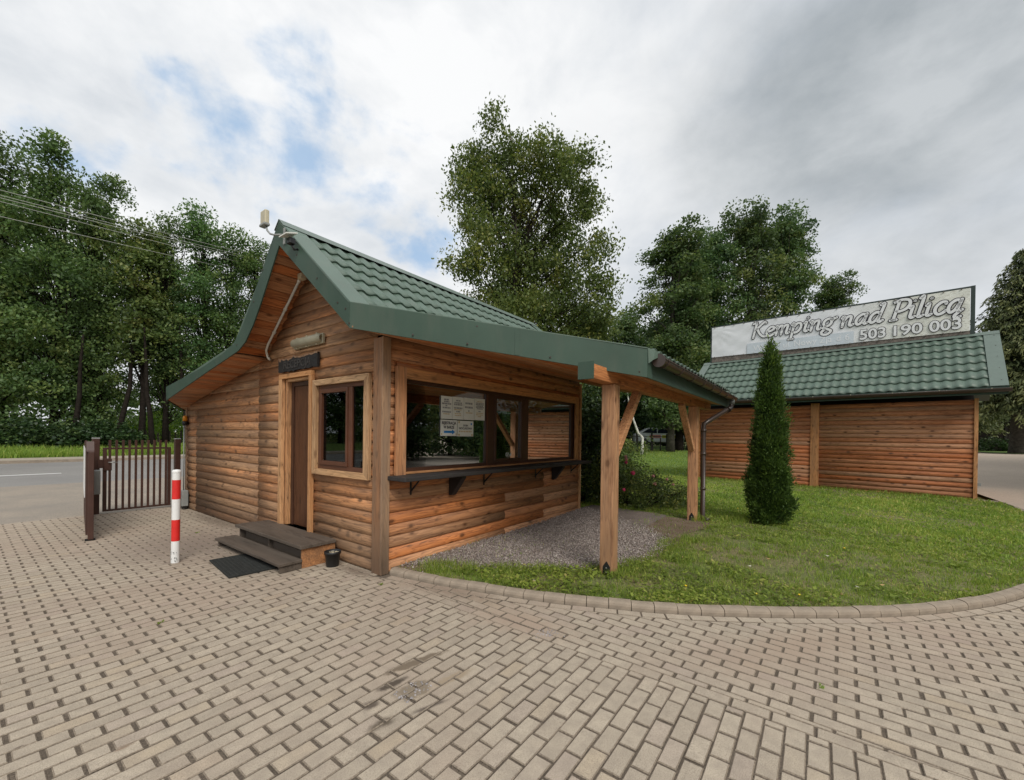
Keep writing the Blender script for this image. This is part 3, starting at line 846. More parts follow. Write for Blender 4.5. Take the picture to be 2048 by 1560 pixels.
def lawn_grass():
    # scatter densest near the viewer
    n = 620000
    x = rng.uniform(.05, 14.3, n); y = rng.uniform(-7.9, 3.5, n)
    D = np.hypot(x - CAM.x, y - CAM.y)
    k = rng.random(n) < np.clip((4.4 / D) ** 1.25, 0, 1); x, y, D = x[k], y[k], D[k]
    k = inside(x, y, lawn_poly); x, y, D = x[k], y[k], D[k]
    sx, sy = x + rng.normal(0, .07, len(x)), y + rng.normal(0, .07, len(x))
    so = inside(sx, sy, soil_pts)
    bare = fbm(x, y, 3, 1.4) + .7 * fbm(x, y, 4, 3.5)
    u = rng.random(len(x))
    # the strip next to the gravel and the front corner is worn
    worn = np.clip(1.0 - np.abs(x - 2.6) / 3.2, 0, 1) * np.clip((-y - 1.2) / 1.2, 0, 1) * .7
    keep = (~so | (u < .10)) & (rng.random(len(x)) < np.clip(.93 - .62 * (bare > (.50 - worn * .75)) - .25 * worn, .08, 1))
    kd = np.array([0.0])
    x, y, D, bare = x[keep], y[keep], D[keep], bare[keep]
    tall = fbm(x, y, 9, 2.2)
    h = rng.uniform(.018, .05, len(x)) * (1 + .75 * np.clip(tall, -.6, 1.3)) * np.where(D > 9, 1.25, 1.0)
    w = np.where(D > 8, .0046, .0030) * rng.uniform(.7, 1.3, len(x)) * np.clip(D / 6, .8, 2.2)
    ti = np.clip(.38 + .20 * fbm(x, y, 12, 1.0) + .24 * fbm(x, y, 14, 6.0) + rng.normal(0, .16, len(x)) + .3 * (rng.random(len(x)) < .12), 0, 1)
    tag(inst(grass_mesh('grass', x, y, np.full(len(x), .045), h, w, .9, ti), 'grass'), None, None, kind='stuff')
    # longer tufts along the kerb, gravel edge, posts and walls
    P = []
    def tuft(cx, cy, n, r, hh): P.append((cx + rng.normal(0, r, n), cy + rng.normal(0, r, n), rng.uniform(.5, 1, n) * hh))
    for q in np.arange(.25, 7.5, .075):
        p, t, nr = kpt(q); g = .105 + .32 * rng.random() ** 1.4
        if rng.random() < .85: tuft(p[0] + nr[0] * g, p[1] + nr[1] * g, 34, .045, rng.uniform(.04, .085))
    for _ in range(150):
        i = rng.integers(1, 9); a_, b_ = np.array(grav_pts[i]), np.array(grav_pts[i + 1]); p = a_ + (b_ - a_) * rng.random()
        e = np.array([-.12, -.16]) if i < 5 else np.array([.1, -.2])
        p = p + e * rng.uniform(-.3, 1.3); tuft(p[0], p[1], 34, .05, rng.uniform(.04, .09))
    for cx, cy, n, r, hh in [(.42, -.42, 300, .11, .13), (.62, -.70, 260, .10, .11), (.9, -1.12, 320, .12, .11), (1.2, -1.55, 300, .12, .10), (1.5, -2.12, 150, .07, .12), (1.7, -2.3, 260, .14, .12),
                             (5.45, -2.2, 160, .09, .16), (5.8, -2.75, 160, .12, .16), (6.1, -3.0, 200, .18, .14), (3.6, -2.5, 240, .14, .11), (3.9, -2.7, 200, .12, .10), (2.6, -2.6, 260, .16, .10), (2.1, -3.4, 260, .2, .09), (3.0, -4.3, 260, .24, .09)]:
        tuft(cx, cy, n, r, hh)
    for _ in range(900):
        q = rng.random() ** .7; a_ = rng.uniform(-1, .35); d_ = 4.2 + 6.5 * q; cx = CAM.x + d_ * cos(.2 + a_ * .55); cy = CAM.y + d_ * sin(.2 + a_ * .55)
        if bool(inside(np.array([cx]), np.array([cy]), soil_pts)[0]): continue
        tuft(cx, cy, 26, rng.uniform(.025, .06), rng.uniform(.04, .085))
    for k in range(90):
        t = k / 90; tuft(13.25 + t * 1.0, -7.2 + t * 7.0, 22, .09, rng.uniform(.07, .16))
    X = np.concatenate([p[0] for p in P]); Y = np.concatenate([p[1] for p in P]); Hh = np.concatenate([p[2] for p in P])
    k = inside(X, Y, lawn_poly); X, Y, Hh = X[k], Y[k], Hh[k]
    dd = np.hypot(X - CAM.x, Y - CAM.y)
    tag(inst(grass_mesh('grass_tufts', X, Y, np.full(len(X), .045), Hh, .0024 * np.clip(dd / 5, 1, 2.5), .8, np.clip(rng.normal(.40, .2, len(X)), 0, 1)), 'grass_tufts'), None, None, kind='stuff')
lawn_grass()
x, y, _z = GRASS_LATER; n = len(x)
tag(inst(grass_mesh('rear_grass', x, y, _z, rng.uniform(.04, .11, n), np.full(n, .012), .9, np.clip(.38 + .2 * fbm(x, y, 51, .6) + rng.normal(0, .15, n), 0, 1)), 'rear_grass'), None, None, kind='stuff')

# ---- road, far pavement, verge on the left
MB().slab([(-60, 7.05, -.05), (14, 7.05, -.05), (14, 14.2, -.05), (-60, 14.2, -.05)], (0, 0, .046)).build('apron', 'apron')['kind'] = 'structure'
road = MB().slab([(-160, 14.2, -.05), (160, 14.2, -.05), (160, 26.4, -.05), (-160, 26.4, -.05)], (0, 0, .044)).build('road', 'asphalt'); road['kind'] = 'structure'
MB().slab([(-18, 18.30, -.006), (-.55, 18.56, -.006), (-.55, 18.72, -.006), (-18, 18.46, -.006)], (0, 0, .006)).build('road_marking', 'white_p', road)
MB().box(-160, 26.4, -.05, 160, 26.62, .13).build('far_kerb', 'kerb')['kind'] = 'structure'
MB().box(-160, 26.62, -.05, 160, 29.4, .115).build('far_sidewalk', 'sidewalk')['kind'] = 'structure'
xs = np.arange(-60, 61, 4.0); ys = [29.4, 31, 33, 36, 40, 46, 60]
hz = [.10, .22, .38, .5, .55, .5, .0]
v = [(x, y, z) for y, z in zip(ys, hz) for x in xs]; nx = len(xs)
f = [(j * nx + i, j * nx + i + 1, (j + 1) * nx + i + 1, (j + 1) * nx + i) for j in range(len(ys) - 1) for i in range(nx - 1)]
tag(inst(np_mesh('grass_verge', v, f, 'lawn_far', smooth=True), 'grass_verge'), None, None, kind='structure')
n = 26000
x = rng.uniform(-14, 9, n); y = 29.5 + rng.random(n) ** 1.5 * 6
tag(inst(grass_mesh('verge_grass', x, y, np.interp(y, ys, hz), rng.uniform(.15, .5, n), np.full(n, .016), .7, np.clip(rng.normal(.42, .2, n), 0, 1)), 'verge_grass'), None, None, kind='stuff')
# verge beside the gate wing
poly_sheet('gate_verge', [(-.05, 7.4), (1.5, 7.4), (5, 9), (5, 13), (1.2, 10.6)], .012, 'lawn_far')
n = 1800; x = rng.uniform(-.05, 4, n); y = rng.uniform(7.4, 11.5, n); k = inside(x, y, [(-.05, 7.4), (1.5, 7.4), (5, 9), (5, 13), (1.2, 10.6)])
x, y = x[k], y[k]; n = len(x)
tag(inst(grass_mesh('gate_verge_grass', x, y, np.full(n, .01), rng.uniform(.08, .22, n), np.full(n, .007), .7, np.clip(rng.normal(.45, .2, n), 0, 1)), 'gate_verge_grass'), None, None, kind='stuff')

# ---- paved yard beyond the shed
xs = np.concatenate([np.arange(12.0, 52, 1.5)]); ys = np.concatenate([[-60, -40, -30, -24], np.arange(-20, -7.9, 1.0), [-7.9]])
v = [(x, y, rise(x) + .012) for y in ys for x in xs]; nx = len(xs)
f = [(j * nx + i, j * nx + i + 1, (j + 1) * nx + i + 1, (j + 1) * nx + i) for j in range(len(ys) - 1) for i in range(nx - 1)]
tag(inst(np_mesh('yard', v, f, 'yard', smooth=True), 'yard'), None, None, kind='structure')

# ================================================================== RECEPTION HUT
L, W = 4.78, 6.62
hut = thing('reception_hut', 'wooden reception hut with green metal roof, serving window and open porch', 'hut')
PH = .1368
PROF = [(.0, .0), (-.006, .0), (-.019, .006), (-.031, .026), (-.037, .052), (-.036, .078), (-.028, .102), (-.015, .122), (-.004, .132), (.0, .1368)]
def plank(name, x0, x1, z0, mat, parent, loc, rz, e0=None, e1=None, h=PH):
    dep = 1.0 if mat == 'plank_shed' else .72
    """log-profile board; outward is local -y; e0/e1: functions z -> x of the end cuts"""
    vs = []; n = len(PROF)
    for e, xx in ((e0, x0), (e1, x1)):
        for (d, z) in PROF:
            zz = z * h / PH
            vs.append(((e(z0 + zz) if e else xx) - x0, d * dep, zz))
    fs = [(i, i + 1, n + i + 1, n + i) for i in range(n - 1)] + [tuple(range(n - 1, -1, -1)), tuple(range(n, 2 * n))]
    m = MB(); m.add(vs, fs, False)
    o = m.build(name, mat, parent)
    me = o.data
    sm = [True] * (n - 1) + [False, False]; sm[0] = False
    me.polygons.foreach_set('use_smooth', sm)
    R = Matrix.Rotation(rz, 4, 'Z'); p = Vector(loc) + (R @ Vector((x0, 0, z0)))
    o.location = p; o.rotation_euler = (0, 0, rz)
    return o

# roof geometry (undersides / tops)
KRb, KLb, RGb = (-.13, 2.69), (2.96, 2.75), (1.48, 3.97)
SL = .18
def under(y):
    if y < KRb[0]: return KRb[1] + SL * (y - KRb[0])
    if y < RGb[0]: return KRb[1] + (RGb[1] - KRb[1]) * (y - KRb[0]) / (RGb[0] - KRb[0])
    if y < KLb[0]: return RGb[1] + (KLb[1] - RGb[1]) * (y - RGb[0]) / (KLb[0] - RGb[0])
    return KLb[1] - .172 * (y - KLb[0])
def span(z):          # the part of the gable below the soffit at height z: y range
    if z <= under(0.0): lo = 0.0
    else: lo = KRb[0] + (z - KRb[1]) * (RGb[0] - KRb[0]) / (RGb[1] - KRb[1])
    if z >= KLb[1]: hi = RGb[0] + (z - RGb[1]) * (KLb[0] - RGb[0]) / (KLb[1] - RGb[1])
    else: hi = min(W, KLb[0] + (KLb[1] - z) / .172)
    return lo, hi

# ---- serving-side wall (y = 0, outward -y)
WIN = (.14, 4.64, 1.09, 2.385)
nrow = 20
for k in range(nrow):
    z0 = k * PH; z1 = z0 + PH
    if z0 > 2.62: break
    cuts = [(.062, L - .03)]
    if z1 > WIN[2] + .03 and z0 < WIN[3] - .03: cuts = [(.062, WIN[0] + .02), (WIN[1] - .02, L - .03)]
    if z0 < WIN[3] < z1 - .02: plank('plank', WIN[0] + .021, WIN[1] - .021, WIN[3] - .004, 'plank_porch', hut, (0, 0, 0), 0, h=z1 - WIN[3] + .004)
    out = []
    for a, b in cuts:
        if b - a > 2 and k in (0, 1, 2, 3, 4, 5, 6):
            j = (2.28, 3.42, 2.28, 3.42, 2.28, 3.42, 3.42)[k]
            out += [(a, j), (j + .002, b)]
        else: out.append((a, b))
    for a, b in out: plank('plank', a, b, z0, 'plank_porch', hut, (0, 0, 0), 0)
# ---- door wall (x = 0, outward -x): local x runs along -y
RZ = -pi / 2
def dplank(y0, y1, z0, e0=None, e1=None):
    # y0 > y1 ; local x = -y
    return plank('plank', -y0, -y1, z0, 'plank_front', hut, (0, 0, 0), RZ, e0, e1)
DOOR = (1.50, 2.385, .25, 2.43); SW = (.20, 1.435, 1.075, 2.295)
for k in range(30):
    z0 = k * PH; z1 = z0 + PH
    lo, hi = span(min(z0, 3.95)); lo1, hi1 = span(min(z1, 3.96))
    if z0 > 3.93: break
    top = 3.2 if z0 < 2.62 else None
    if z0 < 2.05: parts = [(6.06, 6.60), (3.202, 6.055)]
    elif z0 < 2.60: parts = [(3.202, hi)]
    else: parts = []
    right = []
    main_hi = 3.198 if z0 < 2.60 else hi
    if z1 > DOOR[2] and z0 < DOOR[3] - .02:
        right.append((DOOR[1] - .02, main_hi))
        if z1 > SW[2] + .02 and z0 < SW[3] - .02:
            right.append((SW[1] - .02, DOOR[0] + .02)) if SW[1] - .02 < DOOR[0] + .02 - .03 else None
            right.append((.12, SW[0] + .02))
        else: right.append((.12, DOOR[0] + .02))
    elif z0 < 2.62: right.append((.12, main_hi))
    else: right.append((lo, main_hi))
    if z0 < SW[3] < z1: plank('plank', -SW[1] + .021, -SW[0] - .021, SW[3], 'plank_front', hut, (0, 0, 0), RZ, h=z1 - SW[3])
    if z0 < DOOR[3] < z1: plank('plank', -DOOR[1] + .021, -DOOR[0] - .021, DOOR[3] + .006, 'plank_front', hut, (0, 0, 0), RZ, h=z1 - DOOR[3] - .006)
    for a, b in parts + [r for r in right if r]:
        if b - a < .03: continue
        e0 = e1 = None
        if abs(b - hi) < 1e-6 and hi < 6.5: e0 = lambda z: -(span(min(z, 3.965))[1] + .01)
        if abs(a - lo) < 1e-6 and lo > 0.05 or (z0 > 2.6 and abs(a - lo) < 1e-6): e1 = lambda z: -(max(span(min(z, 3.965))[0] - .01, .0))
        dplank(b, a, z0, e0, e1)
# ---- wall core behind the boards (door, window and serving openings left open)
core = MB()
def wall_y(x0, x1, z0, z1): core.box(x0, .004, z0, x1, .10, z1)
def wall_x(y0, y1, z0, z1): core.box(.004, y0, z0, .10, y1, z1)
wall_y(.102, L - .01, 0, WIN[2]); wall_y(.102, WIN[0] + .10, WIN[2] + .001, 2.6); wall_y(WIN[1] - .10, L - .01, WIN[2] + .001, 2.6); wall_y(WIN[0] + .101, WIN[1] - .101, WIN[3] - .06, 2.6)
wall_x(.101, SW[0] + .05, 0, 2.6); wall_x(SW[0] + .051, SW[1] - .05, 0, SW[2] + .03); wall_x(SW[0] + .051, SW[1] - .05, SW[3] - .04, 2.6); wall_x(SW[1] - .049, DOOR[0] + .03, 0, 2.6)
wall_x(DOOR[0] + .031, DOOR[1] - .03, DOOR[3] - .03, 2.6); wall_x(DOOR[1] - .029, 6.6, 0, 2.05)
core.slab([(.005, DOOR[1], 2.05), (.005, 6.55, 2.05), (.005, 2.96, 2.66), (.005, DOOR[1], 2.66)], (.09, 0, 0))
core.slab([(.006, .03, 2.602), (.006, 2.95, 2.661), (.006, 1.48, 3.88)], (.09, 0, 0))
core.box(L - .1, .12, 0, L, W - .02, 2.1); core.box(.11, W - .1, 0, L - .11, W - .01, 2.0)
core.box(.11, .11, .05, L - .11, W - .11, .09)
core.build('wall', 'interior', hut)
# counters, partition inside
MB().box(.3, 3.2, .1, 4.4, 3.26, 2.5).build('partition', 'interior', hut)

# ---- corner boards
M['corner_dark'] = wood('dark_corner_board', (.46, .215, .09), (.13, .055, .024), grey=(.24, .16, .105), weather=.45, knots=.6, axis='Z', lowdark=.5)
MB().box(-.050, -.027, 0.0, .0, .125, 2.70).build('corner_board', 'corner_dark', hut, bevel=.004)
MB().box(-.050, -.052, 0.0, .060, -.0275, 2.705).build('corner_board', 'corner_z', hut, bevel=.004)
MB().box(L - .03, -.055, .06, L + .022, .02, 2.68).build('corner_board', 'trim_z', hut, bevel=.003)
MB().box(-.045, W - .03, 0, .02, W + .02, 2.08).build('corner_board', 'corner_z', hut, bevel=.003)
MB().box(2.35, -.012, .0, 2.95, .0, .05).build('plinth', 'kerb', hut)

# ---- serving window
win = MB()
zb, zt = 1.13, 2.262
win.box(.27, -.012, zb, 4.53, .05, 1.195); win.box(.27, -.012, zt - .045, 4.53, .05, zt + .01)
for a, b in ((.27, .30), (1.80, 2.0), (2.74, 2.92), (4.43, 4.53)): win.box(a, -.011, 1.196, b, .049, zt - .046)
window = win.build('serving_window', 'pvc_dark', hut)
sash = MB()
for b in ((2.0, -.022, 1.197, 2.045, .03, 2.215), (2.695, -.022, 1.197, 2.74, .03, 2.215), (2.046, -.021, 1.197, 2.694, .029, 1.24), (2.046, -.021, 2.165, 2.694, .029, 2.214)): sash.box(*b)
sash.build('sash', 'pvc_dark', window, bevel=.004)
MB().box(1.81, -.021, 1.15, 1.835, -.013, 2.21).build('glazing_bead', 'pvc', window)
for a, b in ((.301, 1.799), (2.046, 2.694), (2.921, 4.429)):
    MB().slab([(a, .012, 1.197), (b, .012, 1.197), (b, .012, 2.216), (a, .012, 2.216)], (0, .006, 0)).build('pane', 'glass', window)
MB().box(.13, -.075, 1.075, .272, -.034, 2.395).build('window_trim', 'post', hut, bevel=.004)
MB().box(.274, -.072, 2.262, 4.52, -.030, 2.394).build('window_trim', 'trim', hut, bevel=.004)
MB().box(4.522, -.068, 1.13, 4.648, -.032, 2.394).build('window_trim', 'trim_z', hut, bevel=.004)
MB().box(.274, -.074, 1.127, 4.52, -.010, 1.150).build('window_sill', 'trim', hut, bevel=.003)

# ---- counter shelf
shelf = MB().box(.03, -.36, 1.072, 4.66, -.040, 1.122).build('counter_shelf', 'black_wood', hut, bevel=.008)
for x in (1.02, 3.66):
    MB().slab([(x, -.040, 1.071), (x, -.27, 1.071), (x, -.27, 1.035), (x, -.085, .80), (x, -.040, .80)], (.085, 0, 0)).build('bracket', 'black', shelf)
for x in (.36, 1.72, 3.1, 4.38):
    b = MB(); b.box(x, -.27, 1.064, x + .022, -.042, 1.071); b.box(x, -.050, .87, x + .022, -.042, 1.063)
    b.slab([(x + .004, -.22, 1.063), (x + .004, -.20, 1.063), (x + .004, -.050, .93), (x + .004, -.050, .90)], (.012, 0, 0))
    b.build('shelf_iron', 'black', shelf)

# ---- small window by the door
y0, y1, z0, z1 = SW
def xboard(name, y0, y1, z0, z1, xo, xi, mat, bev=.004, parent=None): return MB().box(xo, y0, z0, xi, y1, z1).build(name, mat, parent or hut, bevel=bev)
def mitred(xo, xi, a0, a1, b0, b1, c0, c1, d0, d1, mat, names):
    # frame of four mitred boards in the plane x; outer a0..a1 / b0..b1, inner c0..c1 / d0..d1
    q = [((a0, b0), (a1, b0), (c1, d0), (c0, d0)), ((a0, b1), (c0, d1), (c1, d1), (a1, b1)), ((a0, b0), (c0, d0), (c0, d1), (a0, b1)), ((a1, b0), (a1, b1), (c1, d1), (c1, d0))]
    for poly, mt in zip(q, ('trim_y', 'trim_y', 'trim_z', 'trim_z')):
        MB().slab([(xo, p[0], p[1]) for p in poly], (xi - xo, 0, 0)).build(names, mt, hut, bevel=.003)
M['trim_y'] = wood('pine_trim_cross', (.64, .345, .145), (.30, .135, .05), weather=.16, knots=.5, var=.2, axis='Y')
mitred(-.072, -.020, .186, 1.45, 1.06, 2.307, .284, 1.368, 1.135, 2.23, None, 'window_trim')
w = MB()
for b in ((-.028, .286, 1.137, .03, 1.366, 1.19), (-.028, .286, 2.178, .03, 1.366, 2.228), (-.027, 1.318, 1.191, .029, 1.366, 2.177), (-.027, .286, 1.191, .029, .33, 2.177), (-.030, .58, 1.191, .029, .66, 2.177)): w.box(*b)
swin = w.build('side_window', 'pvc', hut, bevel=.004)
s2 = MB()
for b in ((-.045, .661, 1.192, .02, 1.316, 1.245), (-.045, .661, 2.125, .02, 1.316, 2.176), (-.044, 1.266, 1.246, .019, 1.315, 2.124), (-.044, .662, 1.246, .019, .70, 2.124)): s2.box(*b)
s2.build('sash', 'pvc', swin, bevel=.004)
for a, b in ((.331, .579), (.701, 1.265)):
    MB().slab([(-.008, a, 1.192), (-.008, b, 1.192), (-.008, b, 2.176), (-.008, a, 2.176)], (.006, 0, 0)).build('pane', 'glass', swin)

# ---- door with its casing
xboard('door_casing', 1.478, 1.545, .24, 2.384, -.075, -.02, 'trim_z'); xboard('door_casing', 2.315, 2.408, .24, 2.384, -.075, -.02, 'trim_z')
xboard('door_casing', 1.478, 2.408, 2.385, 2.450, -.075, -.02, 'trim_y')
xboard('door_jamb', 2.255, 2.314, .26, 2.383, -.018, .10, 'trim_z'); xboard('door_jamb', 1.546, 1.575, .26, 2.383, -.018, .10, 'trim_z'); xboard('door_jamb', 1.576, 2.254, 2.345, 2.384, -.018, .10, 'trim_y')
df = MB(); df.box(.04, 2.185, .26, .11, 2.254, 2.343); df.box(.04, 1.577, .26, .11, 1.602, 2.343); df.box(.04, 1.603, 2.28, .11, 2.184, 2.342)
df.build('door_frame', 'pvc_dark', hut)
door = MB().box(.055, 1.604, .265, .10, 2.183, 2.278).build('door', 'door', hut, bevel=.004)
MB().box(-.005, 1.62, 1.22, .054, 1.66, 1.42).build('handle', 'black', door)

# ---- soffit boards
a_low = math.atan(SL)
def soffit(x0, x1, yy, zz, wid, ang, e=0.0):
    o = MB().hexa([(0, .003, 0), (x1 - x0, .003, 0), (x1 - x0, wid - .003, 0), (e, wid - .003, 0), (0, .003, .016), (x1 - x0, .003, .016), (x1 - x0, wid - .003, .016), (e, wid - .003, .016)]).build('soffit_board', 'soffit', hut, (x0, yy, zz), (ang, 0, 0), bevel=.003)
    return o
bw = .134
vx = lambda y: -.462 + (-.107 - y) * .8525      # diagonal verge of the porch
k = 0
while True:
    y = KRb[0] - (k + 1) * bw * cos(a_low)
    if y < -2.5: break
    soffit(vx(y), 6.6, y, KRb[1] + SL * (y - KRb[0]), bw, a_low, vx(y + bw * cos(a_low)) - vx(y)); k += 1
a_st = math.atan2(RGb[1] - KRb[1], RGb[0] - KRb[0]); ln = math.hypot(RGb[1] - KRb[1], RGb[0] - KRb[0])
k = 0
while (k + .6) * bw < ln:
    wd = min(bw, ln - k * bw); soffit(-.485, .03, KRb[0] + cos(a_st) * k * bw, KRb[1] + sin(a_st) * k * bw, wd, a_st); k += 1
a_sl = math.atan2(RGb[1] - KLb[1], KLb[0] - RGb[0]); ln = math.hypot(RGb[1] - KLb[1], KLb[0] - RGb[0])
k = 0
while (k + .6) * bw < ln:
    wd = bw if ln - k * bw > bw else ln - k * bw + .03; soffit(-.485, .03, RGb[0] + cos(a_sl) * k * bw, RGb[1] - sin(a_sl) * k * bw, wd, -a_sl); k += 1
a_ll = math.atan(.172); k = 0
while True:
    y = KLb[0] + k * bw * cos(a_ll)
    if y > 6.9: break
    xe = lambda q: -.485 + max(0, q - 6.08) * .575
    soffit(xe(y), .04, y, under(y), bw, -a_ll, xe(y + bw) - xe(y)); k += 1

MB().tube([(-.482, KLb[0], KLb[1] + .004), (.02, KLb[0], KLb[1] + .004)], .020, 8).build('soffit_bead', 'soffit', hut)
# ---- roof deck, tiles, trims
RGt, KRt, KLt = (1.49, 4.26), (-.08, 2.96), (2.92, 2.93)
XF, XB = -.50, 5.28
deck = MB()
dk = .035
deck.slab([(XF + .02, RGt[0], RGt[1] - dk), (XB, RGt[0], RGt[1] - dk), (XB, KRt[0], KRt[1] - dk), (XF + .02, KRt[0], KRt[1] - dk)][::-1], (0, 0, -.05))
deck.slab([(XF + .02, RGt[0], RGt[1] - dk), (XB, RGt[0], RGt[1] - dk), (XB, KLt[0], KLt[1] - dk), (XF + .02, KLt[0], KLt[1] - dk)], (0, 0, -.05))
deck.slab([(XF + .02, KRt[0] - .001, KRt[1] - dk), (XB, KRt[0] - .001, KRt[1] - dk), (6.62, -2.49, 2.535), (1.55, -2.49, 2.535)][::-1], (0, 0, -.05))
deck.slab([(XF + .02, KLt[0] + .001, KLt[1] - dk), (XB, KLt[0] + .001, KLt[1] - dk), (XB, 6.95, 2.30), (.0, 6.95, 2.30), (XF + .02, 6.1, 2.43)], (0, 0, -.05))
roof = deck.build('roof', 'green_tile', hut)

def tile_mesh(p, c, amp=.028, st=.024):
    n = 9; vs = []; fs = []
    for i in range(n):
        x = p * i / (n - 1); w_ = amp * (.5 - .5 * cos(2 * pi * i / (n - 1))) ** 1.25
        vs += [(x, .004, w_ + .001), (x, 0, w_ + st), (x, c * .5, w_ + st * .5), (x, c + .004, w_ + .001)]
    for i in range(n - 1):
        for r_ in range(3): fs.append((i * 4 + r_, (i + 1) * 4 + r_, (i + 1) * 4 + r_ + 1, i * 4 + r_ + 1))
    me = bpy.data.meshes.new('roof_tile'); me.from_pydata(vs, [], fs)
    me.polygons.foreach_set('use_smooth', [True, True, True] * (n - 1))
    me.polygons.foreach_set('use_smooth', [bool(k % 3) for k in range(len(fs))])
    me.materials.append(M['green_tile']); me.update()
    return me
a_rt = math.atan2(RGt[1] - KRt[1], RGt[0] - KRt[0])
slen = math.hypot(RGt[1] - KRt[1], RGt[0] - KRt[0])
TP, TC = .1853, .362
tm = tile_mesh(TP, TC)
nt = 28
for r_ in range(5):
    v0 = slen - .20 - (5 - r_) * TC + .06
    for i in range(nt):
        x = -.21 + i * TP
        inst(tm, 'roof_tile', roof, (x, KRt[0] + cos(a_rt) * v0 + sin(a_rt) * (dk - .004), KRt[1] - dk * 0 + sin(a_rt) * v0 - cos(a_rt) * (dk - .004)), (a_rt, 0, 0))
# a row of tiles along the porch eave
a_pt = math.atan2(KRt[1] - 2.57, KRt[0] + 2.5)
for i in range(26):
    inst(tm, 'roof_tile', roof, (1.62 + i * TP, -2.53, 2.535), (a_pt, 0, 0))
# ridge cap
rc = MB()
sr, cr_ = sin(a_rt), cos(a_rt)
rc.add([(XF - .004, RGt[0] - .16 * cr_, RGt[1] - .16 * sr + .022), (XB, RGt[0] - .16 * cr_, RGt[1] - .16 * sr + .022), (XB, RGt[0], RGt[1] + .03), (XF - .004, RGt[0], RGt[1] + .03), (XF - .004, RGt[0] + .16 * cr_, RGt[1] - .16 * sr + .022), (XB, RGt[0] + .16 * cr_, RGt[1] - .16 * sr + .022)], [(0, 1, 2, 3), (3, 2, 5, 4)])
rc.build('ridge_cap', 'green_light', hut)
# verge trims lying on the roof
vt = MB()
vt.slab([(XF - .003, KRt[0], KRt[1] + .012), (XF + .285, KRt[0], KRt[1] + .012), (XF + .285, RGt[0] - .02, RGt[1] - .005), (XF - .003, RGt[0] - .02, RGt[1] - .005)], (0, 0, -.012))
vt.build('verge_trim', 'green_tile', hut)
MB().slab([(XB - .27, KRt[0], KRt[1] + .012), (XB + .01, KRt[0], KRt[1] + .012), (XB + .01, RGt[0] - .02, RGt[1] - .005), (XB - .27, RGt[0] - .02, RGt[1] - .005)], (0, 0, -.012)).build('verge_trim', 'green_tile', hut)
vp = MB()
vp.slab([(XF - .003, KRt[0] - .002, KRt[1] + .008), (1.53, -2.5, 2.572), (1.85, -2.5, 2.572), (XF + .30, KRt[0] - .002, KRt[1] + .008)], (0, 0, -.01))
vp.build('verge_trim', 'green_tile', hut)
# fascias
def fascia(top, bot, d, mat='green', name='verge_fascia'):
    m = MB(); n = len(top)
    for i in range(n - 1):
        m.hexa([bot[i], bot[i + 1], tuple(Vector(bot[i + 1]) + Vector(d)), tuple(Vector(bot[i]) + Vector(d)), top[i], top[i + 1], tuple(Vector(top[i + 1]) + Vector(d)), tuple(Vector(top[i]) + Vector(d))])
    return m.build(name, mat, hut)
g = lambda y, z, x=XF: (x, y, z)
fascia([g(RGt[0], RGt[1] + .012), g(-.105, 2.955)], [g(1.48, 3.96), g(-.105, 2.690)], (.016, 0, 0))
fascia([g(RGt[0] + .001, RGt[1] + .012), g(2.14, 3.55), g(2.40, 3.27), g(2.66, 3.03), g(2.90, 2.885), g(3.29, 2.79), g(4.25, 2.645), g(6.1, 2.455)], [g(1.481, 3.96), g(1.98, 3.335), g(2.22, 3.07), g(2.47, 2.87), g(2.70, 2.775), g(2.98, 2.725), g(3.8, 2.59), g(6.08, 2.20)], (.016, 0, 0))
ER = Vector((1.53, -2.5, 2.565)); ERb = Vector((1.55, -2.5, 2.250))
fascia([g(-.107, 2.955), (1.54, -2.5, 2.565)], [g(-.107, 2.690), (1.54, -2.5, 2.250)], (.012, .012, 0))
fascia([(1.542, -2.502, 2.565), (6.62, -2.502, 2.52)], [(1.542, -2.502, 2.250), (6.62, -2.502, 2.235)], (0, .016, 0), name='eave_fascia')
fascia([(XF + .002, 6.102, 2.455), (.0, 6.945, 2.30), (XB, 6.95, 2.30)], [(XF + .002, 6.082, 2.20), (.0, 6.94, 2.045), (XB, 6.95, 2.045)], (0, -.014, 0), name='eave_fascia')
MB().hexa([(.62 + a, -1.42 + b, z) for z in (2.455, 2.735) for a, b in ((-.016, .012), (.016, -.026), (.019, -.022), (-.013, .016))]).build('fascia_seam', 'green', hut)
# screws on the fascias
sc = MB()
def screw(x, y, z): sc.lathe([(0.0001, .0), (.010, .0), (.012, .004), (.010, .009), (.0001, .01)], (x, y, z), 8)
bt = bpy.data.meshes.new('screw')
scm = MB(); scm.add([(-.006, .009 * cos(a * pi / 3), .009 * sin(a * pi / 3)) for a in range(6)] + [(.001, .011 * cos(a * pi / 3), .011 * sin(a * pi / 3)) for a in range(6)], [(5, 4, 3, 2, 1, 0)] + [(a, (a + 1) % 6, 6 + (a + 1) % 6, 6 + a) for a in range(6)])
s_first = scm.build('screw', 'gutter', hut, (XF - .001, 1.02, 3.72))
for p in [(XF - .001, .55, 3.34), (XF - .001, .12, 2.99), (XF - .001, 1.93, 3.75), (XF - .001, 2.2, 3.38), (XF - .001, 2.75, 2.86), (XF - .001, 4.4, 2.5), (XF - .001, -.03, 2.9), (XF - .001, -.10, 2.74)]:
    o = s_first.copy(); COL.objects.link(o); o.location = p
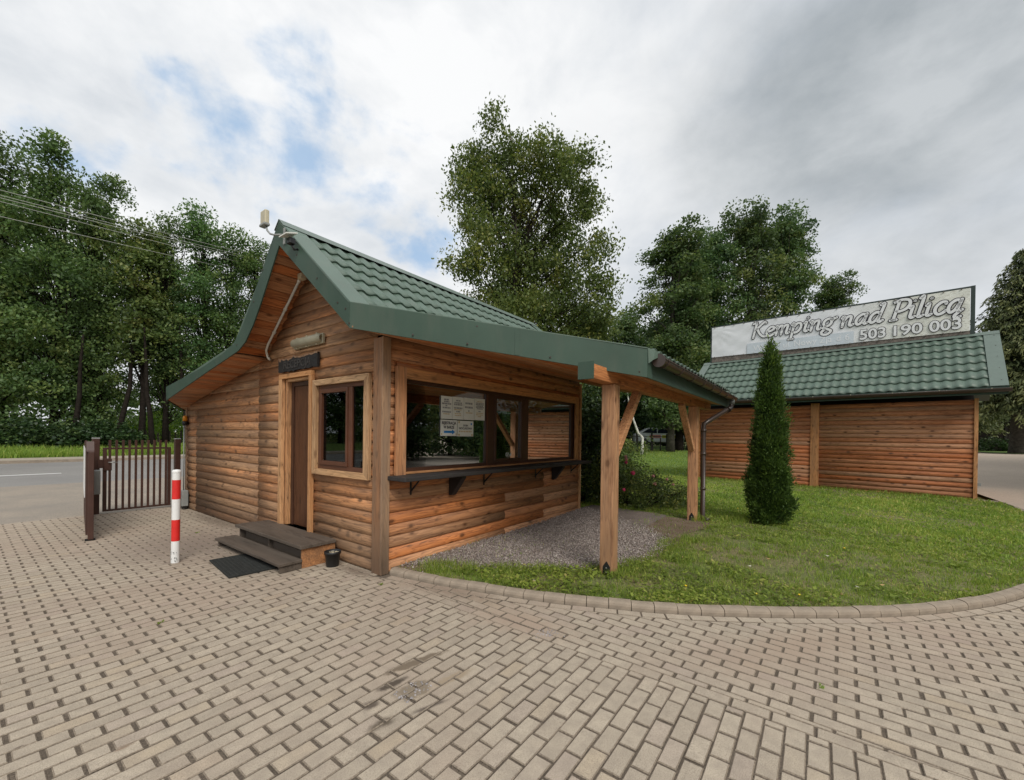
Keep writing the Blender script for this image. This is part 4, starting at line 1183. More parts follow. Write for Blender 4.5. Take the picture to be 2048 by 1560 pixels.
for t in (.02, .2, .38, .42, .66, .97):
    p = Vector((XF, KRt[0], KRt[1] - .05)).lerp(Vector((1.53, -2.5, 2.52)), t) if t in (.02, .42) else Vector((XF, -.13, 2.72)).lerp(Vector((1.55, -2.5, 2.295)), t)
    o = s_first.copy(); COL.objects.link(o); o.location = p + Vector((-.003, -.003, 0)); o.rotation_euler = (0, 0, rad(49.8))

# ---- porch beam, posts, braces
beam = MB().box(.92, -2.16, 2.195, 6.55, -2.02, 2.345).build('porch_beam', 'post_x', hut, bevel=.008)
MB().box(.885, -2.172, 2.185, .919, -2.008, 2.36).build('beam_cap', 'green', beam)
def post(x, y, zt, w_=.155, label=None):
    p = MB().box(-w_ / 2, -w_ / 2, .02, w_ / 2, w_ / 2, zt).build('porch_post', 'post', hut, (x, y, 0), bevel=.007)
    b = MB(); b.slab([(-w_ / 2 - .007, -.052, .03), (-w_ / 2 - .007, .032, .03), (-w_ / 2 - .007, .032, .14), (-w_ / 2 - .007, -.010, .20), (-w_ / 2 - .007, -.052, .14)], (.006, 0, 0))
    b.build('post_shoe', 'black', p)
    m = MB()
    for z in (.07, .12): m.box(-w_ / 2 - .013, -.018, z, -w_ / 2 - .0072, -.004, z + .014)
    m.build('shoe_bolt', 'galv', p)
    return p
post(1.545, -2.085, 2.193); post(5.42, -2.085, 2.193)
def brace(p0, p1, w_=.088, d=.05):
    p0, p1 = Vector(p0), Vector(p1); t = (p1 - p0).normalized(); n_ = Vector((-t.z, 0, t.x)) * (w_ / 2)
    y0, y1 = -2.085 - d, -2.085 + d
    e0 = p0 - t * .03; e1 = p1 + t * .02
    m = MB().hexa([(e0 - n_).to_tuple()[:1] + (y0,) + ((e0 - n_).z,), (e0 + n_).to_tuple()[:1] + (y0,) + ((e0 + n_).z,), (e0 + n_).to_tuple()[:1] + (y1,) + ((e0 + n_).z,), (e0 - n_).to_tuple()[:1] + (y1,) + ((e0 - n_).z,),
                   (e1 - n_).to_tuple()[:1] + (y0,) + ((e1 - n_).z,), (e1 + n_).to_tuple()[:1] + (y0,) + ((e1 + n_).z,), (e1 + n_).to_tuple()[:1] + (y1,) + ((e1 + n_).z,), (e1 - n_).to_tuple()[:1] + (y1,) + ((e1 - n_).z,)])
    return m.build('brace', 'brace', hut, bevel=.006)
brace((1.66, 0, 1.40), (2.38, 0, 2.17)); brace((5.30, 0, 1.40), (4.56, 0, 2.17))
# ---- gutter and downpipe
def half_pipe(x0, x1, r, z, y, n=10, slope=0.0):
    vs = []; fs = []
    prof = [(cos(pi + pi * k / n) * r, sin(pi + pi * k / n) * r) for k in range(n + 1)] + [(cos(2 * pi - pi * k / n) * (r - .004), sin(2 * pi - pi * k / n) * (r - .004)) for k in range(n + 1)]
    m_ = len(prof)
    for x, dz_ in ((x0, 0), (x1, slope)):
        for a, b in prof: vs.append((x, y + a, z + b + dz_))
    fs = [(k, (k + 1) % m_, m_ + (k + 1) % m_, m_ + k) for k in range(m_)]
    for q in (0, 1):
        for k in range(n): fs.append((q * m_ + k, q * m_ + k + 1, q * m_ + 2 * n - k, q * m_ + 2 * n + 1 - k))
    return MB().add(vs, fs, False)
gz, gy = 2.455, -2.585
gut = half_pipe(1.66, 6.62, .068, gz, gy, slope=-.03).build('gutter', 'gutter', hut)
MB().tube([(1.66, gy - .068, gz), (6.62, gy - .068, gz - .03)], .009, 6).build('gutter_bead', 'gutter', gut)
e = MB().tube([(1.655, gy, gz - .012), (1.675, gy, gz - .012)], [.074, .074], 14).build('gutter_end_cap', 'gutter', gut)
for x in (1.80, 2.42, 3.04, 3.66, 4.28, 4.9, 5.52, 6.1):
    m = MB(); pts = [(x, gy + .072 * cos(pi + pi * k / 10), gz + .072 * sin(pi + pi * k / 10) - .006 * (x - 1.6)) for k in range(11)]
    m.tube([(x, gy - .078, gz + .01)] + pts + [(x, gy + .08, gz + .03)], .008, 5)
    m.build('gutter_bracket', 'gutter', gut)
m = MB().tube([(6.38, gy, 2.40), (6.38, gy, 2.28), (6.33, gy + .02, 2.215), (5.62, -2.32, 1.935), (5.55, -2.245, 1.87), (5.545, -2.24, 1.78), (5.545, -2.24, .10), (5.53, -2.29, .075), (5.50, -2.36, .06)], .044, 12)
dp = m.build('downpipe', 'gutter', hut)
for z in (.62, 1.28, 1.72): MB().tube([(5.545, -2.24, z), (5.545, -2.24, z + .05)], .050, 12).build('pipe_clip', 'gutter', dp)
MB().tube([(6.38, gy, 2.29), (6.38, gy, 2.38)], .050, 12).build('gutter_outlet', 'grey_pl', dp)
MB().tube([(6.20, -2.545, 2.165), (6.32, -2.57, 2.21)], .051, 12).build('pipe_elbow', 'gutter', dp)
# loose flap and end piece at the near eave corner
MB().slab([(1.54, -2.505, 2.57), (1.62, -2.56, 2.55), (1.72, -2.60, 2.50), (1.58, -2.55, 2.44), (1.55, -2.51, 2.40)], (.004, .004, 0)).build('eave_flap', 'green_tile', hut)

# ---- carved sign, lamp, conduit, antenna, floodlight, beacon
sg = thing('carved_sign', 'black charred wooden board with carved lettering above the door', 'sign', (-.04, 1.87, 2.585))
rg = np.random.default_rng(3)
top = [(-.55 + 1.1 * k / 22, .085 + rg.normal(0, .009)) for k in range(23)]; bot = [(.55 - 1.1 * k / 22, -.10 + rg.normal(0, .006)) for k in range(23)]
MB().slab([(-.035, -a, b) for a, b in top + bot], (.032, 0, 0)).build('board', 'char', sg)
MB().slab([(-.0365, -a, b + .004) for a, b in top] + [(-.0365, -a, b - .008 - .012 * abs(sin(a * 21))) for a, b in top[::-1]], (.03, 0, 0)).build('bark_edge', 'bark_edge', sg)
text_mesh('RECEPCJA', .155, 'char_hi', sg, (-.0365, 0.0, -.062), (pi / 2, 0, -pi / 2), .005, .002, align='CENTER', sx=1.12)
lp = thing('wall_lamp', 'old yellowed bulkhead lamp on the gable boards above the carved sign', 'lamp', (-.04, 1.575, 2.845))
m = MB(); nn_ = 12
prof = [(-.02, -.062), (-.075, -.055), (-.10, -.03), (-.105, .0), (-.10, .03), (-.075, .055), (-.02, .062)]
vs = []
for q, sc_ in ((-.375, .75), (-.34, 1), (.34, 1), (.375, .75)):
    for a, b in prof: vs.append((a * (sc_ if a < -.03 else 1), q, b * sc_))
n_ = len(prof)
fs = [(r_ * n_ + k, r_ * n_ + k + 1, (r_ + 1) * n_ + k + 1, (r_ + 1) * n_ + k) for r_ in range(3) for k in range(n_ - 1)] + [tuple(range(n_)), tuple(range(4 * n_ - 1, 3 * n_ - 1, -1))]
m.add(vs, fs, True).build('diffuser', 'lamp_grey', lp)
MB().box(-.04, -.385, -.070, 0.0, .385, .066).build('base_tray', 'lamp_grey', lp, bevel=.01)
for y in (-.26, 0, .26):
    c_ = MB(); c_.box(-.058, y - .012, .062, -.02, y + .012, .076); c_.box(-.058, y - .012, -.080, -.02, y + .012, -.064); c_.build('clip', 'cream', lp)
cd = thing('conduit', 'pale plastic cable conduit running down under the left soffit', 'conduit', (-.05, 1.87, 3.84))
pts = [(-.10, 0, 0), (-.10, -.0, -.03)]
path = [Vector((-.24, 1.90, 3.70)), Vector((-.075, 2.52, 3.15)), Vector((-.06, 2.86, 2.90)), Vector((-.055, 2.90, 2.82)), Vector((-.055, 2.89, 2.70)), Vector((-.02, 2.84, 2.66))]
path = [Vector((-.105, 1.72, 3.735)), Vector((-.105, 2.70, 2.925)), Vector((-.09, 2.79, 2.86)), Vector((-.07, 2.82, 2.82)), Vector((-.05, 2.83, 2.76)), Vector((-.03, 2.80, 2.72))]
MB().tube([p - Vector((-.05, 1.87, 3.84)) for p in path], .017, 8).build('pipe', 'white_pl', cd)
for t in (.05, .45, .8):
    p = path[0].lerp(path[1], t) - Vector((-.05, 1.87, 3.84)); MB().tube([p + Vector((0, -.018, .013)), p + Vector((0, .018, -.013))], .024, 8).build('pipe_clip', 'white_pl', cd)
ju = thing('junction_box', 'small cream junction box tucked under the gable peak', 'box', (-.13, 1.655, 3.72))
MB().box(-.03, -.05, -.04, .05, .05, .04).build('case', 'cream', ju, bevel=.008)
an = thing('antenna', 'cream flat panel antenna on a bent arm at the roof peak', 'antenna', (-.55, 1.30, 4.02))
MB().tube([(0, 0, 0), (-.05, .08, .0), (-.06, .17, .035), (-.06, .25, .10), (-.055, .30, .17)], .012, 8).build('arm', 'grey_pl', an)
MB().box(-.09, .245, .185, -.035, .385, .36).build('panel', 'cream', an, bevel=.014)
MB().box(-.10, .24, .165, -.03, .39, .196).build('panel_foot', 'grey_pl', an, bevel=.008)
MB().slab([(.03, -.015, -.10), (.03, .03, -.10), (.03, .03, .10), (.03, -.015, .10)], (.008, 0, 0)).build('bracket', 'galv', an)
fl = thing('floodlight', 'small black security light with pale top under the roof peak', 'floodlight', (-.515, .99, 3.86))
MB().slab([(-.16, .10, .02), (-.16, -.08, .02), (-.02, -.06, .075), (-.02, .12, .075)], (0, 0, .014)).build('solar_panel', 'white_pl', fl)
MB().box(-.10, -.035, -.05, -.03, .05, .02).build('lamp_head', 'black', fl, bevel=.008)
MB().tube([(-.06, 0, -.05), (-.03, 0, -.10), (.012, 0, -.08)], .014, 8).build('arm', 'black', fl)
bc = thing('beacon', 'small amber flashing lamp on the left end of the hut wall', 'lamp', (-.075, 6.55, 1.76))
MB().lathe([(.0001, .17), (.03, .165), (.04, .14), (.042, .06), (.0001, .055)], (0, 0, 0), 12).build('lens', 'amber', bc)
MB().lathe([(.0001, .055), (.048, .054), (.05, .0), (.035, -.03), (.0001, -.03)], (0, 0, 0), 12).build('base', 'black', bc)
cb = thing('control_box', 'grey gate control box at the foot of the hut wall', 'box', (-.09, 6.52, .03))
MB().box(-.06, -.10, .04, .05, .10, .36).build('case', 'grey_pl', cb, bevel=.01)
MB().box(-.045, -.08, 0, .035, .08, .039).build('foot', 'black', cb)
MB().tube([(.0, .03, .36), (.0, .03, 1.70)], .011, 6).build('cable', 'grey_pl', cb)

# ---- notices taped inside the serving window
def notice(x0, x1, z0, z1, label, lines=(), group='notices on the serving window'):
    t = thing('notice', label, 'notice', ((x0 + x1) / 2, -.002, (z0 + z1) / 2), 0, group)
    w_, h_ = (x1 - x0) / 2, (z1 - z0) / 2
    MB().slab([(-w_, 0, -h_), (w_, 0, -h_), (w_, 0, h_), (-w_, 0, h_)], (0, .003, 0)).build('sheet', 'paper', t)
    for (zz, ww, hh, mt) in lines:
        rr = random.Random(int(zz * 997 + x0 * 131)); x = -ww * w_
        m_ = MB()
        while x < ww * w_ - .008:          # a line of words too small to read
            wl = rr.uniform(.012, .05); x2 = min(x + wl, ww * w_)
            m_.slab([(x, -.0012, zz * h_ - hh), (x2, -.0012, zz * h_ - hh), (x2, -.0012, zz * h_ + hh), (x, -.0012, zz * h_ + hh)], (0, .001, 0)); x = x2 + .007
        m_.build('print_line', mt, t)
    return t
L1 = [(.70, .45, .010, 'ink_grey'), (.52, .45, .010, 'ink_grey'), (.34, .82, .010, 'ink_grey'), (.17, .2, .008, 'ink_grey'), (-.02, .68, .009, 'ink_grey'), (-.38, .75, .011, 'ink_grey'), (-.56, .55, .006, 'ink_gold')]
notice(.892, 1.100, 1.815, 2.118, 'leftmost of the four upright paper sheets in the window', L1)
notice(1.106, 1.326, 1.815, 2.122, 'second paper sheet from the left with a word alone near its foot', [(.68, .4, .009, 'ink_grey'), (.48, .66, .010, 'ink_grey'), (.32, .72, .010, 'ink_grey'), (.02, .75, .011, 'ink_grey'), (-.13, .7, .006, 'ink_gold'), (-.30, .35, .010, 'ink_grey'), (-.48, .6, .005, 'ink_gold'), (-.64, .55, .005, 'ink_gold')])
notice(1.332, 1.545, 1.816, 2.127, 'third paper sheet from the left with only three short lines', [(.50, .75, .013, 'ink_grey'), (.14, .8, .013, 'ink_grey'), (-.18, .16, .012, 'ink_grey'), (-.36, .65, .006, 'ink_gold')])
notice(1.552, 1.782, 1.820, 2.134, 'rightmost upright paper sheet beside the dark mullion', [(.72, .5, .005, 'ink_gold'), (.58, .75, .006, 'ink_grey'), (.46, .75, .008, 'ink_grey'), (.32, .6, .008, 'ink_grey'), (.2, .75, .008, 'ink_grey'), (.06, .55, .007, 'ink_grey'), (-.18, .25, .007, 'ink_grey'), (-.34, .65, .005, 'ink_gold'), (-.5, .7, .005, 'ink_gold'), (-.66, .35, .006, 'ink_gold')])
t = notice(.889, 1.197, 1.587, 1.803, 'white sheet with a blue arrow pointing right below black lettering')
text_mesh('REJESTRACJA', .052, 'ink', t, (0, -.0012, .048), (pi / 2, 0, 0), .0006, .0014, align='CENTER', sx=.88)
text_mesh('W BARZE', .052, 'ink', t, (0, -.0012, -.008), (pi / 2, 0, 0), .0006, .0014, align='CENTER', sx=.88)
MB().slab([(-.10, -.0012, -.068), (.06, -.0012, -.068), (.06, -.0012, -.088), (.118, -.0012, -.054), (.06, -.0012, -.020), (.06, -.0012, -.040), (-.10, -.0012, -.040), (-.086, -.0012, -.054)], (0, .001, 0)).build('arrow', 'ink_blue', t)
for a, b in ((-.142, -.095), (.13, -.095)): MB().slab([(a, -.0012, b), (a + .016, -.0012, b), (a + .016, -.0012, b + .022), (a, -.0012, b + .022)], (0, .001, 0)).build('corner_mark', 'ink_gold', t)
t = notice(1.207, 1.532, 1.583, 1.800, 'white sheet with coloured corner marks beside the arrow sheet')
text_mesh('DOBA', .036, 'ink', t, (0, -.0012, .032), (pi / 2, 0, 0), .0006, .0008, align='CENTER')
text_mesh('NOCLEGOWA', .040, 'ink', t, (0, -.0012, -.010), (pi / 2, 0, 0), .0006, .0008, align='CENTER')
m_ = MB()
for x in np.arange(-.13, .13, .033): m_.slab([(x, -.0012, -.050), (x + .02, -.0012, -.050), (x + .02, -.0012, -.030), (x, -.0012, -.030)], (0, .001, 0))
m_.build('print_line', 'ink_gold', t)
for a, b, mt in ((-.145, .075, 'ink_gold'), (.105, .055, 'ink_blue'), (-.145, -.10, 'ink_gold'), (.12, -.10, 'ink_gold')): MB().slab([(a, -.0012, b), (a + .026, -.0012, b), (a + .026, -.0012, b + .026), (a, -.0012, b + .026)], (0, .001, 0)).build('corner_mark', mt, t)
t = thing('window_sticker', 'small white lettering low on the middle serving pane', 'sticker', (2.42, .009, 1.27))
text_mesh('07-4', .085, 'paper', t, (-.1, 0, 0), (pi / 2, 0, 0), .0005, .001)

# ---- steps, mat, pot, bollard
st = thing('entrance_steps', 'two dark wooden steps with an orange side board below the door', 'steps', (-.24, 1.8, 0))
def sb(name, x0, y0, z0, x1, y1, z1, mat, bev=.005): return MB().box(x0 + .24, y0 - 1.8, z0, x1 + .24, y1 - 1.8, z1).build(name, mat, st, bevel=bev)
M['step_y'] = wood('old_dark_tread', (.098, .074, .056), (.036, .028, .022), grey=(.125, .10, .080), weather=.5, knots=.4, var=.25, axis='Y')
sb('tread', -.50, .85, .232, -.245, 2.76, .272, 'step_y'); sb('tread', -.238, .86, .230, -.050, 2.75, .270, 'step_y')
sb('lower_tread', -.735, .87, .078, -.470, 2.80, .112, 'step_y')
sb('side_board', -.465, .885, .0, -.05, .915, .229, 'step_side', .003); sb('side_board', -.465, 2.66, .0, -.05, 2.69, .229, 'step_y', .003)
sb('lower_side', -.715, .890, .0, -.466, .925, .077, 'step_y', .003); sb('lower_side', -.715, 2.70, .0, -.466, 2.735, .077, 'step_y', .003)
sb('middle_bearer', -.45, 1.78, .0, -.06, 1.82, .228, 'step_y', .003); sb('riser', -.40, .92, .02, -.385, 2.65, .17, 'step_y', .002)
mt = thing('door_mat', 'black ribbed rubber mat lying crooked in front of the steps', 'mat', (-.85, 1.56, .004), rad(-6))
m = MB(); m.box(-.235, -.44, 0, .235, .44, .008); m.build('mat_base', 'rubber', mt)
m = MB()
for k in range(31): m.box(-.235, -.44 + k * .0288, .0082, .235, -.44 + k * .0288 + .013, .018)
for k in range(12): m.box(-.235 + k * .0415, -.446, .0084, -.235 + k * .0415 + .012, .446, .0165)
m.build('mat_ribs', 'rubber', mt)
pt = thing('ash_pot', 'small black plastic pot with cigarette ends beside the steps', 'pot', (-.19, .70, 0))
MB().lathe([(.0001, .0), (.068, .0), (.072, .01), (.086, .15), (.097, .152), (.097, .182), (.089, .184), (.083, .145)], (0, 0, 0), 20).build('pot_body', 'black', pt)
MB().lathe([(.0001, .158), (.06, .152), (.085, .146)], (0, 0, 0), 16).build('pot_sand', 'sand', pt)
m = MB()
for k in range(16):
    a, r_ = random.uniform(0, 6.28), random.uniform(0, .065); b = random.uniform(0, 6.28)
    m.tube([(r_ * cos(a), r_ * sin(a), .160), (r_ * cos(a) + .022 * cos(b), r_ * sin(a) + .022 * sin(b), .166)], .0045, 5)
m.build('cigarette_ends', 'cream', pt)
bo = thing('bollard', 'slim red and white striped bollard standing on the paving', 'bollard', (-1.305, 2.30, 0))
zz = [0, .265, .525, .775, 1.01, 1.105]
for k in range(5):
    lean = .006
    MB().tube([(lean * zz[k], 0, zz[k]), (lean * zz[k + 1], 0, zz[k + 1])], .043, 20, cap=False).build('white_band' if k % 2 == 0 else 'red_band', 'white_p' if k % 2 == 0 else 'red_p', bo)
MB().lathe([(.045, 1.098), (.046, 1.118), (.036, 1.132), (.0001, 1.137)], (.0065, 0, 0), 20).build('cap', 'white_p', bo)
m = MB()
for k in range(26):
    a = random.uniform(1.9, 4.9); z = random.uniform(.015, .13); q = random.uniform(.004, .011)
    m.box(.0442 * cos(a) - .002, .0442 * sin(a) - q, z, .0442 * cos(a) + .002, .0442 * sin(a) + q, z + q * 1.4)
m.build('paint_chips', 'grey_pl', bo)

# ---- gate
def capped_post(x, y, h, label):
    t = thing('gate_post', label, 'post', (x, y, 0))
    MB().box(-.05, -.05, 0, .05, .05, h).build('shaft', 'gate', t, bevel=.006)
    MB().box(-.055, -.055, h + .001, .055, .055, h + .022).build('cap', 'galv', t, bevel=.008)
    return t
capped_post(-1.31, 7.10, 1.44, 'square brown gate post between the open wing and the small gate')
capped_post(-.04, 7.17, 1.43, 'square brown gate post against the corner of the hut')
gt = thing('pedestrian_gate', 'closed small brown metal gate with ten upright bars', 'gate', (-1.22, 7.05, 0))
GW = 1.04
for nme, b in (('stile', (0, -.02, .04, .055, .02, 1.27)), ('stile', (GW - .055, -.02, .04, GW, .02, 1.27)), ('top_rail', (.056, -.02, 1.235, GW - .056, .02, 1.272)), ('bottom_rail', (.056, -.02, .04, GW - .056, .02, .075))):
    MB().box(*b).build(nme, 'gate', gt, bevel=.004)
for k in range(10):
    x = .075 + k * (GW - .15 - .032) / 9
    MB().box(x, -.045, .05, x + .036, -.022, 1.42).build('bar', 'gate', gt)
MB().box(.01, -.06, .83, .12, .05, 1.06).build('lock_box', 'gate', gt, bevel=.006)
MB().tube([(.07, -.06, .99), (.07, -.10, .99), (.19, -.11, .985)], .009, 6).build('handle', 'galv', gt)
MB().box(-.07, -.02, .88, -.002, .02, 1.04).build('strike_plate', 'gate', gt)
wg = thing('driveway_gate_wing', 'open brown driveway gate wing seen edge-on', 'gate', (-1.42, 7.05, 0), atan2(4.44 - 7.05, -1.74 + 1.42))
GL = 2.62
for nme, b in (('stile', (GL - .07, -.03, .02, GL, .03, 1.29)), ('stile', (.0, -.03, .06, .07, .03, 1.27)), ('bottom_rail', (.071, -.028, .06, GL - .071, .028, .14)), ('top_rail', (.071, -.028, 1.2, GL - .071, .028, 1.26)), ('middle_rail', (.071, -.028, .62, GL - .071, .028, .68))):
    MB().box(*b).build(nme, 'gate', wg, bevel=.004)
for k in range(22):
    x = .10 + k * (GL - .22) / 21
    MB().box(x, -.052, .08, x + .05, -.029, 1.36 + .12 * sin(pi * k / 21) * .6).build('picket', 'gate', wg)
MB().slab([(GL - .06, .03, 1.29), (GL, .03, 1.29), (GL - .02, .03, 1.31), (GL - .10, .03, 1.44)], (0, -.08, 0)).build('end_picket', 'gate', wg)
MB().box(.25, -.062, .55, 1.9, -.054, 1.32).build('sign_plate', 'white_p', wg)
MB().box(.12, .032, .42, .36, .16, .86).build('gate_motor', 'grey_pl', wg, bevel=.01)
MB().box(GL - .05, -.06, .0, GL - .02, .05, .03).build('ground_stop', 'black', wg)

# ================================================================== SHED WITH THE BANNER
SRZ = atan2(-.98848583, -.15131346)
shed = thing('wooden_shed', 'wooden shed with green tiled roof and green gutter, banner on its ridge', 'shed', (14.415, -.194, 0), SRZ)
SLN = 7.23
for k in range(21):
    z0 = -.04 + k * .1315
    if z0 > 2.66: break
    for a, b in ((.08, 3.625), (3.845, SLN - .02)):
        plank('plank', a, b, z0, 'plank_shed', shed, (0, 0, 0), 0, h=.1315)
MB().box(3.62, -.062, -.05, 3.85, .0, 2.78).build('mid_board', 'trim_z', shed, bevel=.004)
MB().box(-.02, -.055, -.05, .085, .0, 2.75).build('corner_board', 'trim_z', shed, bevel=.004)
MB().box(SLN - .025, -.058, -.05, SLN + .05, .015, 2.75).build('corner_board', 'trim_z', shed, bevel=.004)
m = MB(); m.box(.01, .004, -.05, SLN - .01, 4.9, 2.7)
m.slab([(.011, .2, 2.70), (.011, 4.4, 2.70), (.011, 1.9, 4.5)], (SLN - .03, 0, 0)); m.build('wall', 'dark_wall', shed)
for k in range(20):      # side wall boards
    plank('plank', -4.8, -.02, -.04 + k * .1315, 'plank_shed', shed, (SLN, 0, 0), pi / 2, h=.1315).rotation_euler = (0, 0, pi / 2)
for o in list(shed.children):
    pass
# side boards face +x: place them properly
for o in [c for c in shed.children if c.name.startswith('plank') and abs(c.rotation_euler.z - pi / 2) < 1e-3]:
    k = o.location.z; o.location = (SLN + .001, .03, k)
MB().box(SLN + .036, -.02, .42, SLN + .12, .05, .50).build('wall_tap', 'grey_pl', shed)
SE, SR = (-.56, 3.0), (1.80, 4.765)
s_a = math.atan2(SR[1] - SE[1], SR[0] - SE[0]); s_l = math.hypot(SR[1] - SE[1], SR[0] - SE[0])
m = MB(); RX0, RX1 = -.46, 7.74
m.slab([(RX0, SE[0], SE[1] - .04), (RX1, SE[0], SE[1] - .04), (RX1, SR[0], SR[1] - .04), (RX0, SR[0], SR[1] - .04)], (0, .0, -.05))
m.slab([(RX0, SR[0] + .001, SR[1] - .04), (RX1, SR[0] + .001, SR[1] - .04), (RX1, 4.2, 3.0), (RX0, 4.2, 3.0)], (0, 0, -.05))
m.slab([(RX0 + .02, SE[0] + .02, SE[1] - .11), (RX1 - .02, SE[0] + .02, SE[1] - .11), (RX1 - .02, 0.05, SE[1] - .10), (RX0 + .02, 0.05, SE[1] - .10)], (0, 0, -.02))
sroof = m.build('roof', 'green_tile', shed)
NC, NR = 34, 7
tw, tcs = (RX1 - .285 - (RX0 + .26)) / NC, s_l / NR
tm2 = tile_mesh(tw, tcs, .036, .032)
for r_ in range(NR):
    for i in range(NC):
        v0 = r_ * tcs
        inst(tm2, 'roof_tile', sroof, (RX0 + .26 + i * tw, SE[0] - .012 + cos(s_a) * v0 + sin(s_a) * .034, SE[1] + sin(s_a) * v0 - cos(s_a) * .034), (s_a, 0, 0))
for x0, x1 in ((RX0 - .01, RX0 + .275), (RX1 - .30, RX1 + .01)):
    MB().slab([(x0, SE[0] - .02, SE[1] + .020), (x1, SE[0] - .02, SE[1] + .020), (x1, SR[0], SR[1] + .034), (x0, SR[0], SR[1] + .034)], (0, 0, -.014)).build('verge_trim', 'green_light', shed)
    xe = RX0 - .01 if x0 < 0 else RX1
    MB().slab([(xe, SE[0] - .02, SE[1] + .005), (xe, SR[0], SR[1] + .019), (xe, SR[0], SR[1] - .19), (xe, SE[0] - .02, SE[1] - .17)], (.01, 0, 0)).build('verge_fascia', 'green', shed)
for k in range(5):
    t = .08 + k * .21
    MB().lathe([(.012, 0), (.010, .008), (.0001, .009)], (RX1 - .10, SE[0] + (SR[0] - SE[0]) * t, SE[1] + (SR[1] - SE[1]) * t + .036), 6).build('screw', 'gutter', shed)
MB().add([(RX0 - .012, SR[0] - .17 * cos(s_a), SR[1] - .17 * sin(s_a) + .045), (RX1 + .012, SR[0] - .17 * cos(s_a), SR[1] - .17 * sin(s_a) + .045), (RX1 + .012, SR[0], SR[1] + .055), (RX0 - .012, SR[0], SR[1] + .055), (RX0 - .012, SR[0] + .16, SR[1] - .08), (RX1 + .012, SR[0] + .16, SR[1] - .08)], [(0, 1, 2, 3), (3, 2, 5, 4)]).build('ridge_cap', 'green_light', shed)
MB().box(RX0, SE[0] - .005, SE[1] - .20, RX1, SE[0] + .012, SE[1] - .01).build('eave_fascia', 'green', shed)
sg2 = half_pipe(RX0 - .02, RX1 + .05, .082, SE[1] - .065, SE[0] - .085).build('gutter', 'gutter', shed)
MB().tube([(RX0 - .02, SE[0] - .157, SE[1] - .065), (RX1 + .05, SE[0] - .157, SE[1] - .065)], .010, 6).build('gutter_bead', 'gutter', sg2)
MB().slab([(RX1 + .05, SE[0] - .16, SE[1] - .06), (RX1 + .05, SE[0] - .012, SE[1] - .06), (RX1 + .05, SE[0] - .03, SE[1] - .125), (RX1 + .05, SE[0] - .085, SE[1] - .142), (RX1 + .05, SE[0] - .14, SE[1] - .12)], (.006, 0, 0)).build('gutter_end_cap', 'gutter', sg2)
for x in np.arange(.1, 7.7, .92):
    mm = MB(); pts = [(x, SE[0] - .085 + .077 * cos(pi + pi * k / 10), SE[1] - .065 + .077 * sin(pi + pi * k / 10)) for k in range(11)]
    mm.tube(pts, .007, 5); mm.build('gutter_bracket', 'gutter', sg2)
    MB().box(x - .012, SE[0] - .168, SE[1] - .066, x + .012, SE[0] - .158, SE[1] - .046).build('bracket_clip', 'lamp_grey', sg2)
# dark drip line below the last tile course
mm = MB()
for k in range(9): mm.box(6.96 + random.uniform(-.008, .008), -.15 + k * .085, 3.33 + k * .064, 6.972 + random.uniform(0, .008), -.12 + k * .085, 3.345 + k * .064)

# ---- banner standing on the ridge
ban = thing('banner_sign', 'long weathered white banner reading Kemping nad Pilicą on the shed ridge', 'banner', Vector((14.415, -.194, 0)) + Matrix.Rotation(SRZ, 3, 'Z') @ Vector((0, 1.74, 0)), SRZ)
BX0, BX1, BZ0, BZ1 = -.155, 7.175, 4.96, 6.255
def bzt(x): return BZ1 - .012 * (x - BX0)
MB().slab([(BX0 - .05, .02, BZ1 + .006), (BX1 + .10, .02, BZ1 - .085), (BX1 + .10, .02, BZ1 - .035), (BX0 - .05, .02, BZ1 + .056)], (0, .05, 0)).build('top_rail', 'banner_frame', ban)
MB().box(BX0 - .06, .018, 4.80, BX0 - .002, .07, BZ1 + .055).build('end_post', 'banner_frame', ban)
MB().box(BX1 + .012, .018, 4.72, BX1 + .105, .07, BZ1 - .03).build('end_post', 'banner_frame', ban)
MB().slab([(BX0, .022, 4.80), (BX1 + .01, .022, 4.80), (BX1 + .01, .022, 4.90), (BX0, .022, 5.02)], (0, .04, 0)).build('bottom_board', 'grime', ban)
MB().box(BX0, .072, 4.85, BX1, .08, 6.15).build('backing', 'banner_frame', ban)
nxb, nzb = 90, 22; vs = []
for j in range(nzb + 1):
    for i in range(nxb + 1):
        x = BX0 + (BX1 - BX0) * i / nxb; zb_ = 5.015 - .0165 * (x - BX0); ztp = BZ1 - .0125 * (x - BX0); z = zb_ + (ztp - zb_) * j / nzb
        wv = .004 * sin(x * 5 + z * 9) + .003 * sin(x * 11 - z * 15)
        cr2 = math.hypot(x - BX1, z - ztp); wv += .018 * sin(math.atan2(ztp - z, BX1 - x) * 26) * max(0, 1 - cr2 / 1.1) * min(1, cr2 * 2)
        cr2 = math.hypot(x - BX0, z - ztp); wv += .022 * sin(math.atan2(ztp - z, x - BX0) * 22) * max(0, 1 - cr2 / 1.1) * min(1, cr2 * 2)
        vs.append((x, wv, z))
fs = [(j * (nxb + 1) + i, j * (nxb + 1) + i + 1, (j + 1) * (nxb + 1) + i + 1, (j + 1) * (nxb + 1) + i) for j in range(nzb) for i in range(nxb)]
smooth_obj(MB().add(vs, fs).build('sheet', 'banner', ban))
MB().slab([(1.20, -.020, 4.985), (4.50, -.020, 4.93), (4.50, -.020, 5.335), (1.20, -.020, 5.39)], (0, .001, 0)).build('faded_patch', 'patch', ban)
tl_ = math.atan(-.0165)
text_mesh('Wa', .30, 'patch_text', ban, (1.42, -.024, 5.08), (pi / 2, tl_ * 0, 0), .0005, .001)
